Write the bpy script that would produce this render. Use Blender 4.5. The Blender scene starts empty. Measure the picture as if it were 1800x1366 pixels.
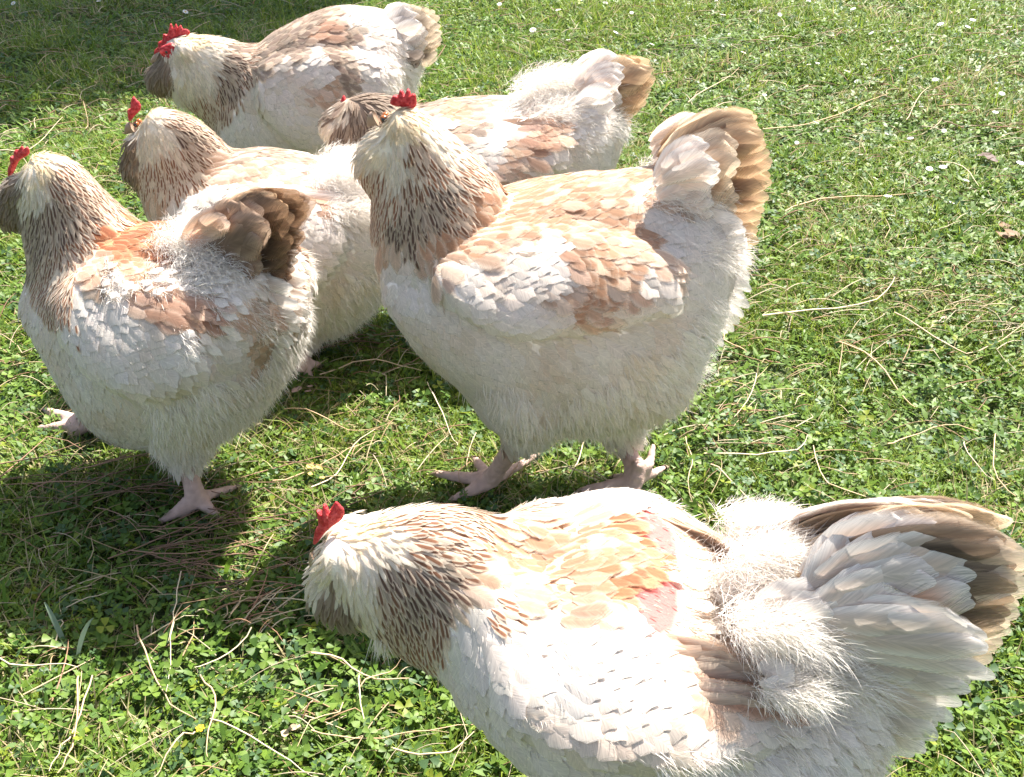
import bpy, math, random
import numpy as np
from mathutils import Vector, noise, kdtree

R = math.radians
sc = bpy.context.scene
rng = np.random.default_rng(7)

# ------------------------------------------------------------------ camera
CAM_H, PITCH = 0.85, R(33)
FPX = 1800.0                      # focal length in photo pixels (photo 1800 wide)
cam_d = bpy.data.cameras.new("camera"); cam = bpy.data.objects.new("camera", cam_d)
sc.collection.objects.link(cam); sc.camera = cam
cam_d.lens = 36; cam_d.sensor_width = 36; cam_d.clip_start = .02; cam_d.clip_end = 400
cam.location = (0, 0, CAM_H); cam.rotation_euler = (R(90) - PITCH, 0, 0)
CP = np.array([0, 0, CAM_H]); CF = np.array([0, math.cos(PITCH), -math.sin(PITCH)])
CU = np.array([0, math.sin(PITCH), math.cos(PITCH)]); CX = np.array([1., 0, 0])

# ------------------------------------------------------------------ light
SUN_EL, SUN_AZ = R(56.5), R(37)     # azimuth measured from +Y (away from camera) towards +X
w = bpy.data.worlds.new("World"); sc.world = w; w.use_nodes = True
nt = w.node_tree; nt.nodes.clear()
sky = nt.nodes.new('ShaderNodeTexSky'); sky.sky_type = 'NISHITA'; sky.sun_disc = False
sky.sun_elevation = SUN_EL; sky.sun_rotation = SUN_AZ
bg = nt.nodes.new('ShaderNodeBackground'); bg.inputs[1].default_value = .072
wo = nt.nodes.new('ShaderNodeOutputWorld')
sky.dust_density = 3.0; sky.ozone_density = .6
hs = nt.nodes.new('ShaderNodeHueSaturation'); hs.inputs['Saturation'].default_value = .8      # sky made less blue, standing in for white balance
nt.links.new(sky.outputs[0], hs.inputs['Color']); nt.links.new(hs.outputs[0], bg.inputs[0]); nt.links.new(bg.outputs[0], wo.inputs[0])
sd = bpy.data.lights.new("sun", 'SUN'); sd.energy = 4.2; sd.angle = R(.5); sd.color = (1, .95, .87)
so = bpy.data.objects.new("sun", sd); sc.collection.objects.link(so)
sun_from = Vector((math.sin(SUN_AZ) * math.cos(SUN_EL), math.cos(SUN_AZ) * math.cos(SUN_EL), math.sin(SUN_EL)))
so.rotation_euler = sun_from.to_track_quat('Z', 'Y').to_euler(); so.location = (3, 3, 6)
sc.view_settings.view_transform = 'Standard'; sc.view_settings.look = 'None'
sc.view_settings.exposure = 1.97; sc.view_settings.gamma = 1
sc.cycles.max_bounces = 8; sc.cycles.diffuse_bounces = 4; sc.cycles.transparent_max_bounces = 8

# ------------------------------------------------------------------ pixel <-> world helpers
def ray(px, py):
    d = CF + CX * (px - 900) / FPX + CU * (683 - py) / FPX
    return d
def proj(p):
    r = np.asarray(p, float) - CP
    z = r @ CF
    return np.stack([900 + FPX * (r @ CX) / z, 683 - FPX * (r @ CU) / z], -1)
def ground_pt(px, py, z=0.0):
    d = ray(px, py); return CP + d * ((z - CAM_H) / d[2])

# ------------------------------------------------------------------ mesh helpers
def new_mesh(name, verts, faces_flat, sizes, mat=None, parent=None, smooth=True, attrs=None):
    verts = np.asarray(verts, np.float32).reshape(-1, 3)
    sizes = np.asarray(sizes, np.int32); ff = np.asarray(faces_flat, np.int32).ravel()
    me = bpy.data.meshes.new(name)
    me.vertices.add(len(verts)); me.vertices.foreach_set('co', verts.ravel())
    me.loops.add(len(ff)); me.loops.foreach_set('vertex_index', ff)
    me.polygons.add(len(sizes))
    st = np.concatenate([[0], np.cumsum(sizes)[:-1]]).astype(np.int32)
    me.polygons.foreach_set('loop_start', st)
    try: me.polygons.foreach_set('loop_total', sizes)
    except Exception: pass
    me.update(calc_edges=True)
    if smooth: me.polygons.foreach_set('use_smooth', np.ones(len(sizes), bool))
    for k, v in (attrs or {}).items():
        v = np.asarray(v, np.float32)
        if v.shape[1] == 4:
            a = me.attributes.new(k, 'FLOAT_COLOR', 'POINT'); a.data.foreach_set('color', v.ravel())
        else:
            a = me.attributes.new(k, 'FLOAT_VECTOR', 'POINT'); a.data.foreach_set('vector', v.ravel())
    if mat: me.materials.append(mat)
    o = bpy.data.objects.new(name, me); sc.collection.objects.link(o)
    if parent: o.parent = parent
    return o

def tag(o, label=None, cat=None, group=None, kind=None):
    if label: o['label'] = label
    if cat: o['category'] = cat
    if group: o['group'] = group
    if kind: o['kind'] = kind
    return o

# ------------------------------------------------------------------ materials
def mat_base(name):
    m = bpy.data.materials.new(name); m.use_nodes = True
    m.node_tree.nodes.clear(); return m, m.node_tree
class NT:
    def __init__(s, nt): s.nt = nt
    def n(s, t, **k):
        x = s.nt.nodes.new(t)
        for a, b in k.items(): setattr(x, a, b)
        return x
    def l(s, a, b): s.nt.links.new(a, b)
    def math(s, op, a, b=None, c=None):
        x = s.n('ShaderNodeMath', operation=op)
        for i, v in enumerate((a, b, c)):
            if v is None: continue
            if isinstance(v, (int, float)): x.inputs[i].default_value = v
            else: s.l(v, x.inputs[i])
        return x.outputs[0]
    def smooth(s, v, a, b, lo=0., hi=1.):
        x = s.n('ShaderNodeMapRange', interpolation_type='SMOOTHSTEP')
        s.l(v, x.inputs[0]); x.inputs[1].default_value = a; x.inputs[2].default_value = b
        x.inputs[3].default_value = lo; x.inputs[4].default_value = hi
        return x.outputs[0]
    def mix(s, f, a, b, bt='MIX'):
        x = s.n('ShaderNodeMix', data_type='RGBA', blend_type=bt)
        for i, v in ((0, f), (6, a), (7, b)):
            if isinstance(v, (int, float)): x.inputs[i].default_value = v
            elif isinstance(v, tuple): x.inputs[i].default_value = v
            else: s.l(v, x.inputs[i])
        return x.outputs[2]

def feather_material(name='feather', trans=.38, bump=.35):
    m, t = mat_base(name); g = NT(t)
    A = g.n('ShaderNodeAttribute', attribute_name='colA'); B = g.n('ShaderNodeAttribute', attribute_name='colB')
    F = g.n('ShaderNodeAttribute', attribute_name='fuv')
    sp = g.n('ShaderNodeSeparateXYZ'); g.l(F.outputs['Vector'], sp.inputs[0])
    u = g.math('ABSOLUTE', sp.outputs[0]); v = sp.outputs[1]; rnd = sp.outputs[2]
    # soft centre blotch
    cu = g.smooth(u, .92, .30); cv = g.smooth(v, 1.0, .72)
    cm = g.math('MULTIPLY', g.math('MULTIPLY', cu, cv), A.outputs['Alpha'])
    col = g.mix(cm, B.outputs['Color'], A.outputs['Color'])
    # barbs: streaks that run outwards and towards the tip
    cx = g.n('ShaderNodeCombineXYZ')
    s1 = g.math('SUBTRACT', g.math('MULTIPLY', v, 26.), g.math('MULTIPLY', u, 9.))
    g.l(s1, cx.inputs[0]); g.l(g.math('MULTIPLY', rnd, 37.), cx.inputs[1]); g.l(g.math('MULTIPLY', u, 1.2), cx.inputs[2])
    nz = g.n('ShaderNodeTexNoise'); nz.inputs['Scale'].default_value = 1.; nz.inputs['Detail'].default_value = 3
    g.l(cx.outputs[0], nz.inputs['Vector'])
    br = g.smooth(nz.outputs[0], .3, .7, .84, 1.06)
    sh = g.smooth(u, .03, .09, 1.12, 1.)
    col = g.mix(1., col, g.mix(0., (1, 1, 1, 1), (1, 1, 1, 1)), 'MULTIPLY')
    sc_ = g.n('ShaderNodeVectorMath', operation='SCALE'); g.l(col, sc_.inputs[0]); g.l(g.math('MULTIPLY', br, sh), sc_.inputs['Scale'])
    bp = g.n('ShaderNodeBump'); bp.inputs['Strength'].default_value = bump; bp.inputs['Distance'].default_value = .0006
    g.l(nz.outputs[0], bp.inputs['Height'])
    p = g.n('ShaderNodeBsdfPrincipled'); g.l(sc_.outputs[0], p.inputs['Base Color'])
    p.inputs['Roughness'].default_value = .65; p.inputs['Specular IOR Level'].default_value = .25
    p.inputs['Sheen Weight'].default_value = .15
    g.l(bp.outputs[0], p.inputs['Normal'])
    tr = g.n('ShaderNodeBsdfTranslucent'); g.l(sc_.outputs[0], tr.inputs[0])
    mx = g.n('ShaderNodeMixShader'); mx.inputs[0].default_value = trans
    g.l(p.outputs[0], mx.inputs[1]); g.l(tr.outputs[0], mx.inputs[2])
    # frayed rim: barbs end unevenly
    fr = g.math('MULTIPLY', g.math('ADD', g.smooth(v, .55, 1.0), g.smooth(u, .50, 1.0)), B.outputs['Alpha'])
    cx2 = g.n('ShaderNodeCombineXYZ')
    g.l(g.math('MULTIPLY', g.math('ADD', s1, g.math('MULTIPLY', sp.outputs[0], 14.)), 2.2), cx2.inputs[0]); g.l(g.math('MULTIPLY', rnd, 91.), cx2.inputs[1])
    n2 = g.n('ShaderNodeTexNoise'); n2.inputs['Scale'].default_value = 1.; n2.inputs['Detail'].default_value = 1; g.l(cx2.outputs[0], n2.inputs['Vector'])
    cut = g.smooth(g.math('SUBTRACT', g.math('MULTIPLY', fr, .95), n2.outputs[0]), -.28, .30)
    tp = g.n('ShaderNodeBsdfTransparent'); m2 = g.n('ShaderNodeMixShader')
    g.l(cut, m2.inputs[0]); g.l(mx.outputs[0], m2.inputs[1]); g.l(tp.outputs[0], m2.inputs[2])
    o = g.n('ShaderNodeOutputMaterial'); g.l(m2.outputs[0], o.inputs[0])
    return m

def simple_material(name, attr=None, color=(.5, .5, .5), rough=.6, spec=.3, trans=0., bump=None, noise_col=None, sss=0., vary=.15):
    m, t = mat_base(name); g = NT(t)
    p = g.n('ShaderNodeBsdfPrincipled'); p.inputs['Roughness'].default_value = rough; p.inputs['Specular IOR Level'].default_value = spec
    if attr:
        A = g.n('ShaderNodeAttribute', attribute_name=attr); col = A.outputs['Color']
    else:
        rg = g.n('ShaderNodeRGB'); rg.outputs[0].default_value = (*color, 1); col = rg.outputs[0]
    if noise_col or bump:
        tc = g.n('ShaderNodeTexCoord'); nz = g.n('ShaderNodeTexNoise'); nz.inputs['Detail'].default_value = 6
        nz.inputs['Scale'].default_value = (noise_col or bump)[0]; g.l(tc.outputs['Object'], nz.inputs['Vector'])
        if noise_col:
            col = g.mix(g.smooth(nz.outputs[0], .35, .68), col, (*noise_col[1], 1))
        if bump:
            n3 = g.n('ShaderNodeTexNoise'); n3.inputs['Scale'].default_value = bump[0]; n3.inputs['Detail'].default_value = 4; g.l(tc.outputs['Object'], n3.inputs['Vector'])
            bp = g.n('ShaderNodeBump'); bp.inputs['Strength'].default_value = bump[1]; bp.inputs['Distance'].default_value = bump[2]
            g.l(n3.outputs[0], bp.inputs['Height']); g.l(bp.outputs[0], p.inputs['Normal'])
    g.l(col, p.inputs['Base Color'])
    if sss:
        p.inputs['Subsurface Weight'].default_value = sss; p.inputs['Subsurface Radius'].default_value = (1, .3, .2); p.inputs['Subsurface Scale'].default_value = .004
    out = p.outputs[0]
    if trans:
        tr = g.n('ShaderNodeBsdfTranslucent'); g.l(col, tr.inputs[0])
        mx = g.n('ShaderNodeMixShader'); mx.inputs[0].default_value = trans
        g.l(out, mx.inputs[1]); g.l(tr.outputs[0], mx.inputs[2]); out = mx.outputs[0]
    o = g.n('ShaderNodeOutputMaterial'); g.l(out, o.inputs[0])
    return m

M_feather = feather_material()
M_down = simple_material('down', attr='colA', rough=.8, spec=.1, trans=.35)
M_body = simple_material('hen_skin', attr='colA', rough=.8, spec=.15, bump=(420, .5, .0015))
M_comb = simple_material('comb_red', color=(.42, .018, .025), rough=.55, spec=.35, bump=(420, 1., .0018), sss=.25, noise_col=(220, (.66, .09, .10)), trans=.15)
M_beak = simple_material('beak_horn', color=(.30, .20, .14), rough=.45, spec=.5)
M_claw = simple_material('claw_horn', color=(.30, .22, .16), rough=.35, spec=.5)
M_eye = simple_material('eye_orange', color=(.28, .09, .02), rough=.1, spec=.7)
M_pupil = simple_material('eye_pupil', color=(.01, .01, .01), rough=.05, spec=.8)

# ------------------------------------------------------------------ hens
#       name : (centre colour, edge colour, centre amount, L, W, lift, spacing)
TYPES = {
 'W': ((.80, .73, .66), (.82, .755, .69), .4, .028, .019, .03, .0078),   # smooth white breast / flank
 'w': ((.76, .67, .585), (.80, .735, .675), .5, .027, .018, .035, .0078),   # white with cream centre
 'S': ((.45, .235, .13), (.72, .54, .40), .9, .025, .0165, .05, .0074), # salmon back, pale rims
 's': ((.56, .36, .245), (.76, .62, .50), .9, .032, .020, .045, .0088),    # pale salmon
 'R': ((.40, .135, .055), (.66, .36, .20), 1., .028, .0135, .06, .0078),  # red brown
 'N': ((.28, .115, .055), (.80, .68, .54), .95, .019, .0054, .09, .0044),# neck hackle striped brown
 'D': ((.11, .055, .038), (.62, .50, .38), .95, .020, .0056, .09, .0044),# dark hackle
 'M': ((.19, .082, .042), (.74, .60, .46), .95, .019, .0054, .09, .0044), # mid hackle
 'H': ((.60, .47, .30), (.74, .63, .46), .7, .012, .0032, .18, .0036),  # cream head
 'h': ((.70, .60, .48), (.79, .72, .61), .7, .017, .0042, .14, .0046),  # cream white cheek
 'B': ((.20, .13, .09), (.36, .28, .21), .9, .018, .0050, .22, .0050),  # grey brown beard
 'Q': ((.13, .08, .055), (.40, .31, .235), .95, .024, .0056, .13, .0047),  # dusky bowed head
 'G': ((.40, .35, .32), (.62, .57, .53), .9, .026, .015, .18, .0085),   # greyish
 'K': ((.33, .235, .18), (.60, .48, .37), 1., .028, .017, .055, .0085),   # brown grey back
 'm': ((.70, .58, .44), (.82, .74, .62), .7, .016, .0034, .30, .0042),# muff tuft standing off the face
 'L': ((.86, .82, .77), (.88, .84, .79), .3, .024, .008, .40, .0090),   # long loose rump fluff
 'F': ((.86, .80, .74), (.87, .82, .765), .3, .022, .010, .35, .0100),   # down
 'f': ((.80, .72, .62), (.86, .80, .72), .5, .022, .010, .35, .0100),   # cream down
 'P': ((.46, .11, .105), (.52, .17, .15), .5, .006, .0012, .30, .0100),   # bare pink skin
 'V': ((.48, .27, .175), (.66, .46, .34), .9, .040, .018, .08, .0110),  # wing brown smooth
}
TKEYS = list(TYPES)
T = {k: i for i, k in enumerate(TKEYS)}
TA = np.array([TYPES[k][0] for k in TKEYS]); TB = np.array([TYPES[k][1] for k in TKEYS])
TM = np.array([TYPES[k][2:] for k in TKEYS])

def catmull(P, n):
    P = np.asarray(P, float); out = []
    for i in range(len(P) - 1):
        p0 = P[max(i - 1, 0)]; p1 = P[i]; p2 = P[i + 1]; p3 = P[min(i + 2, len(P) - 1)]
        for k in range(n):
            t = k / n
            out.append(.5 * ((2 * p1) + (-p0 + p2) * t + (2 * p0 - 5 * p1 + 4 * p2 - p3) * t * t + (-p0 + 3 * p1 - 3 * p2 + p3) * t ** 3))
    out.append(P[-1]); return np.array(out)

class Hen:
    def __init__(s, origin, theta):
        s.Q = np.array(origin, float); s.Q[2] = 0
        s.f = np.array([-math.cos(theta), math.sin(theta), 0.]); s.n = np.array([-math.sin(theta), -math.cos(theta), 0.])
        s.bv = []; s.bf = []; s.segs = []
    def P(s, px, py, lat=0.):
        d = ray(px, py); q = s.Q + s.n * lat
        return CP + d * (((q - CP) @ s.n) / (d @ s.n))
    def lat(s, p): return (p - s.Q) @ s.n
    def near(s, p):           # mirror onto the near side
        L = s.lat(p); return p + (np.abs(L) - L)[..., None] * s.n
    def add_rings(s, C, D, a, b, nside=28, expo=2.0):
        base = len(s.bv); n = len(C)
        ang = np.linspace(0, 2 * math.pi, nside, endpoint=False)
        for i in range(n):
            for t in ang:
                s.bv.append(C[i] + D[i] * a[i] * math.sin(t) + s.n * b[i] * math.cos(t))
        for i in range(n - 1):
            for k in range(nside):
                k2 = (k + 1) % nside
                s.bf.append((base + i * nside + k, base + i * nside + k2, base + (i + 1) * nside + k2, base + (i + 1) * nside + k))
        s.bf.append(tuple(base + k for k in reversed(range(nside))))
        s.bf.append(tuple(base + (n - 1) * nside + k for k in range(nside)))
    def tube(s, st, c=0., shrink=.006, mirror=False, caps=True):
        st = np.array(st, float)
        if caps:  # taper beyond both ends so that the tube closes round
            def ext(e, i):
                m0 = (e[0:2] + e[2:4]) / 2; m1 = (i[0:2] + i[2:4]) / 2
                d = m0 - m1; d = d / (np.linalg.norm(d) + 1e-6) * np.linalg.norm(e[0:2] - e[2:4]) * .18
                r = e.copy(); mm = m0 + d
                r[0:2] = mm + (e[0:2] - m0) * .55; r[2:4] = mm + (e[2:4] - m0) * .55; r[4] = e[4] * .55; return r
            st = np.vstack([ext(st[0], st[1]), st, ext(st[-1], st[-2])])
        st = catmull(st, 4)
        C, D, A, B = [], [], [], []
        for x1, y1, x2, y2, b in st:
            mx, my = (x1 + x2) / 2, (y1 + y2) / 2
            c3 = s.P(mx, my, c); d = s.P(x1, y1, c) - s.P(x2, y2, c); d /= np.linalg.norm(d)
            p0 = proj(c3); gd = (proj(c3 + d * .01) - p0) / .01; gl = (proj(c3 + s.n * .01) - p0) / .01
            w = np.array([x1 - x2, y1 - y2]); h = np.linalg.norm(w) / 2; w /= (2 * h)
            gdd = abs(gd @ w); gll = abs(gl @ w)
            a = math.sqrt(max(h * h - (b * gll) ** 2, (.35 * h) ** 2)) / gdd
            C.append(c3); D.append(d); A.append(max(a - shrink, .004)); B.append(b)
        s.add_rings(C, D, A, B)
        if not hasattr(s, 'main'): s.main = (np.array(C), np.array(D), np.array(A), np.array(B))
        if mirror:
            C2 = [q - 2 * s.lat(q) * s.n for q in C]; s.add_rings(C2, D, A, B)
    def surf(s, px, py, off=0.):
        C, D, A, B = s.main
        for L in np.arange(.17, .0, -.002):
            p = s.P(px, py, L); q = p - C; ax = np.abs((q * np.cross(D, s.n)).sum(1)); i = int(np.argmin(ax))
            dd = q[i] @ D[i]
            if (dd / A[i]) ** 2 + (L / B[i]) ** 2 < 1: return s.P(px, py, L + off)
        return s.P(px, py, .02 + off)
    def wing(s, st):
        st = catmull(np.array(st, float), 3); C, D, A, B = [], [], [], []
        for x1, y1, x2, y2, b in st:
            p1, p2 = s.surf(x1, y1), s.surf(x2, y2); d = p1 - p2; l = np.linalg.norm(d)
            C.append((p1 + p2) / 2 + s.n * .011); D.append(d / l); A.append(l / 2); B.append(b * .9 + .007)
        s.add_rings(C, D, A, B)
        m = lambda v: v - 2 * (v @ s.n) * s.n
        s.add_rings([q - 2 * s.lat(q) * s.n for q in C], [m(d) for d in D], A, B)
    def sphere(s, c, r, nv=10, rx=None):
        base = len(s.bv)
        for i in range(1, nv):
            ph = math.pi * i / nv
            for k in range(2 * nv):
                t = math.pi * k / nv
                s.bv.append(np.array(c) + r * np.array([math.sin(ph) * math.cos(t), math.sin(ph) * math.sin(t), math.cos(ph)]))
        m = 2 * nv
        for i in range(nv - 2):
            for k in range(m):
                s.bf.append((base + i * m + k, base + (i + 1) * m + k, base + (i + 1) * m + (k + 1) % m, base + i * m + (k + 1) % m))
        s.bf.append(tuple(base + k for k in range(m))); s.bf.append(tuple(base + (nv - 2) * m + k for k in reversed(range(m))))
    def limb(s, pts, rs, leg=True):
        pts = catmull([np.append(p, r) for p, r in zip(pts, rs)], 5)
        base = len(s.bv); ns = 12; n = len(pts)
        for i, q in enumerate(pts):
            t = pts[min(i + 1, n - 1)][:3] - pts[max(i - 1, 0)][:3]; t /= np.linalg.norm(t) + 1e-9
            u = np.cross(t, [0.31, .2, .93]); u /= np.linalg.norm(u); v = np.cross(t, u)
            for k in range(ns):
                a = 2 * math.pi * k / ns; s.bv.append(q[:3] + q[3] * (u * math.cos(a) + v * math.sin(a)))
        for i in range(n - 1):
            for k in range(ns):
                s.bf.append((base + i * ns + k, base + i * ns + (k + 1) % ns, base + (i + 1) * ns + (k + 1) % ns, base + (i + 1) * ns + k))
        s.bf.append(tuple(base + k for k in reversed(range(ns)))); s.bf.append(tuple(base + (n - 1) * ns + k for k in range(ns)))
        s.sphere(pts[-1][:3], pts[-1][3] * .98, 5); s.sphere(pts[0][:3], pts[0][3] * .98, 5)
        if leg:
            for i in range(n - 1): s.segs.append((pts[i][:3], pts[i + 1][:3], pts[i][3]))

ALLHENS = []
def hash_pick(P, sp, order):
    cell = {}; keep = []
    for i in order:
        r = sp[i]; g = .006
        c = (int(P[i, 0] / g), int(P[i, 1] / g), int(P[i, 2] / g)); ok = True
        q = int(r / g) + 1
        for a in range(c[0] - q, c[0] + q + 1):
            for b in range(c[1] - q, c[1] + q + 1):
                for d in range(c[2] - q, c[2] + q + 1):
                    for j in cell.get((a, b, d), ()):
                        if (P[j, 0] - P[i, 0]) ** 2 + (P[j, 1] - P[i, 1]) ** 2 + (P[j, 2] - P[i, 2]) ** 2 < r * r: ok = False; break
                    if not ok: break
                if not ok: break
            if not ok: break
        if ok: cell.setdefault(c, []).append(i); keep.append(i)
    return np.array(keep, int)

def feather_arrays(P, D, N, L, W, lift, curl, colA, colB, rows=6, seed=0, cols=3, tipw=.35, camber=.09, root_tilt=0.):
    """many feathers as one vertex array; D = along, N = outward"""
    g = np.random.default_rng(seed); n = len(P)
    D = D - (D * N).sum(1, keepdims=True) * N; D /= np.linalg.norm(D, axis=1, keepdims=True) + 1e-9
    S = np.cross(D, N)
    rr = g.uniform(-.11, .11, n) + root_tilt
    D2 = D * np.cos(rr)[:, None] + S * np.sin(rr)[:, None]; S = np.cross(D2, N); D = D2
    vs = np.linspace(0, 1, rows) ** .85; prof = np.interp(vs, [0, .17, .5, .78, .9, .96, 1.0], [.25, .7, 1, .95, .76, .55, .30])
    us = np.linspace(-1, 1, cols)
    V = np.zeros((n, rows, cols, 3), np.float32); UV = np.zeros((n, rows, cols, 3), np.float32)
    rnd = g.random(n); side = g.uniform(-.12, .12, n)
    for r, v in enumerate(vs):
        for c, u in enumerate(us):
            wv = W * .5 * prof[r] * (1 + g.uniform(-.10, .10, n))
            vv = v * (1 - .16 * u * u * max(0, v - .5) * 2) + (g.uniform(-.02, .02, n) if r > 1 else 0)
            h = L * (np.sin(lift) * vv - curl * vv * vv) - camber * wv * u * u
            V[:, r, c] = P + D * (L * vv * np.cos(lift))[:, None] + S * (wv * u + side * L * vv * vv)[:, None] + N * h[:, None]
            UV[:, r, c] = np.stack([np.full(n, u), np.full(n, v), rnd], 1)
    idx = np.arange(n * rows * cols).reshape(n, rows, cols)
    q = np.stack([idx[:, :-1, :-1], idx[:, :-1, 1:], idx[:, 1:, 1:], idx[:, 1:, :-1]], -1).reshape(-1, 4)
    cA = np.repeat(colA[:, None], rows * cols, 1).reshape(-1, 4); cB = np.repeat(colB[:, None], rows * cols, 1).reshape(-1, 4)
    return V.reshape(-1, 3), q, cA, cB, UV.reshape(-1, 3)

def strand_arrays(P, D, L, W, col, seed=0, droop=.25):
    g = np.random.default_rng(seed); n = len(P)
    side = np.cross(D, g.normal(size=(n, 3))); side /= np.linalg.norm(side, axis=1, keepdims=True) + 1e-9
    bend = g.normal(size=(n, 3)) * .22; bend[:, 2] -= droop
    V = np.zeros((n, 7, 3), np.float32)
    for k, t in enumerate((0, .4, .75)):
        c = P + D * (L * t)[:, None] + bend * (L * t * t)[:, None]
        wd = W * (1, .8, .5)[k] * .5
        V[:, 2 * k] = c + side * wd[:, None]; V[:, 2 * k + 1] = c - side * wd[:, None]
    V[:, 6] = P + D * L[:, None] + bend * L[:, None]
    i = np.arange(n)[:, None] * 7
    q = np.concatenate([i + [0, 1, 3, 2], i + [2, 3, 5, 4]]); t3 = i + [4, 5, 6]
    C = np.repeat(col[:, None], 7, 1).reshape(-1, 4)
    return V.reshape(-1, 3), q, t3, C

def in_poly(xy, poly):
    x, y = xy[:, 0], xy[:, 1]; ins = np.zeros(len(x), bool); n = len(poly)
    for i in range(n):
        x1, y1 = poly[i]; x2, y2 = poly[(i + 1) % n]
        c = ((y1 > y) != (y2 > y)) & (x < (x2 - x1) * (y - y1) / (y2 - y1 + 1e-9) + x1); ins ^= c
    return ins

def build_hen(h, spec):
    seed = spec['seed']; g = np.random.default_rng(seed)
    base = h.Q.copy(); root = bpy.data.objects.new('hen', None); sc.collection.objects.link(root)
    root.location = base; root.empty_display_size = .1
    tag(root, spec['label'], 'hen', 'salmon and white bearded hens on the grass')
    def shift(st, key):
        st = np.array(st, float); a, b, dy = spec.get(key, (0, 0, 0)); t = np.linspace(0, 1, len(st)); d = a + (b - a) * t
        st[:, 0] += d; st[:, 2] += d; st[:, 1] += dy; return st
    h.tube(shift(spec['body'], 'bshift')); h.tube(shift(spec['neck'], 'nshift'), shrink=.004)
    h.wing(spec['wing'])
    for (px, py, lat, r) in spec.get('blobs', []):
        h.sphere(h.P(px, py, lat), r);
        if lat: h.sphere(h.P(px, py, lat) - 2 * lat * h.n, r)
    claws = []
    for lg in spec['legs']:
        lat = lg['lat']
        thigh = h.P(*lg['thigh'], lat * .9); hock = h.P(*lg['hock'], lat)
        ank = ground_pt(*lg['ankle'], .034)
        h.limb([thigh, thigh * .45 + hock * .55, hock], [.045, .034, .017], leg=False)
        h.limb([hock, hock * .5 + ank * .5, ank], [.0150, .0120, .0125])
        for i, tp in enumerate(lg['toes']):
            e = ground_pt(*tp, .010); mid = ank * .45 + e * .55; mid[2] = .017
            k = .82 if i >= 3 else 1.
            h.limb([ank - [0, 0, .006], mid, e], [.0105 * k, .0085 * k, .0056 * k]); claws.append((e, (e - mid) / np.linalg.norm(e - mid)))
        if 'spur' in lg:
            e = h.P(*lg['spur'], lat); m = ank * .5 + e * .5 + np.array([.006, 0, -.006]); h.limb([ank + [0, 0, .018], m, e], [.008, .0075, .0045])
    # ---- union into ONE continuous body
    me = bpy.data.meshes.new('b'); me.from_pydata([tuple(v) for v in h.bv], [], h.bf); me.update()
    tmp = bpy.data.objects.new('b', me); sc.collection.objects.link(tmp)
    md = tmp.modifiers.new('r', 'REMESH'); md.mode = 'VOXEL'; md.voxel_size = .0042
    dg = bpy.context.evaluated_depsgraph_get(); ev = tmp.evaluated_get(dg); m2 = bpy.data.meshes.new_from_object(ev)
    nv = len(m2.vertices); co = np.zeros(nv * 3, np.float32); m2.vertices.foreach_get('co', co); co = co.reshape(-1, 3).astype(float)
    ed = np.zeros(len(m2.edges) * 2, np.int32); m2.edges.foreach_get('vertices', ed); ed = ed.reshape(-1, 2)
    bpy.data.objects.remove(tmp)
    dleg = np.full(nv, 9.)
    for a, b, r in h.segs:
        ab = b - a; t = np.clip(((co - a) @ ab) / (ab @ ab + 1e-12), 0, 1); d = np.linalg.norm(co - (a + t[:, None] * ab), axis=1) - r
        dleg = np.minimum(dleg, d)
    isleg = (dleg < .004)
    wgt = np.where(dleg < .01, .12, .5)[:, None]
    deg = np.bincount(ed.ravel(), minlength=nv)[:, None]
    for it in range(14):
        acc = np.stack([np.bincount(ed[:, 0], co[ed[:, 1], k], nv) + np.bincount(ed[:, 1], co[ed[:, 0], k], nv) for k in range(3)], 1)
        co = co + wgt * (acc / np.maximum(deg, 1) - co)
    # gentle lumps, scales on the shanks
    m2.vertices.foreach_set('co', co.astype(np.float32).ravel()); m2.update()
    nor = np.zeros(nv * 3, np.float32); m2.vertices.foreach_get('normal', nor); nor = nor.reshape(-1, 3).astype(float)
    for it in range(10):
        acc = np.stack([np.bincount(ed[:, 0], nor[ed[:, 1], k], nv) + np.bincount(ed[:, 1], nor[ed[:, 0], k], nv) for k in range(3)], 1)
        nor = nor + acc; nor /= np.linalg.norm(nor, axis=1, keepdims=True)
    lump = np.array([noise.noise(Vector(p) * 22 + Vector((seed, 0, 0))) for p in co]) * .0012 + np.array([noise.noise(Vector(p) * 60) for p in co]) * .0004
    scale = np.array([noise.noise(Vector((p[0] * 160, p[1] * 160, p[2] * 420))) for p in co]) * .0016
    co = co + nor * np.where(isleg, lump * .3 + scale, lump)[:, None]
    m2.vertices.foreach_set('co', co.astype(np.float32).ravel()); m2.update()
    # ---- control points
    cps = spec['cp']; cxy = np.array([[c[0], c[1]] for c in cps], float); ct = np.array([T[c[2]] for c in cps]); cf = np.array([[c[3], c[4]] for c in cps], float)
    cf /= np.linalg.norm(cf, axis=1, keepdims=True)
    G2 = np.random.default_rng(1)
    def look(p, g_):
        pn = h.near(p); xy = proj(pn); d2 = ((xy[:, None] - cxy[None]) ** 2).sum(2) + 30.
        wt = d2 ** -1.8; wt /= wt.sum(1, keepdims=True)
        w2 = d2 ** -5.0; w2 /= w2.sum(1, keepdims=True)
        cum = np.cumsum(w2, 1); t = ct[(cum < g_.random(len(p))[:, None]).sum(1).clip(0, len(cps) - 1)]
        fl = wt @ cf
        ws = d2 ** -2.6; ws /= ws.sum(1, keepdims=True)
        return xy, pn, t, fl, (w2 if g_ is not G2 else ws)
    xy, pn, t, fl, w2 = look(co, g)
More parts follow.
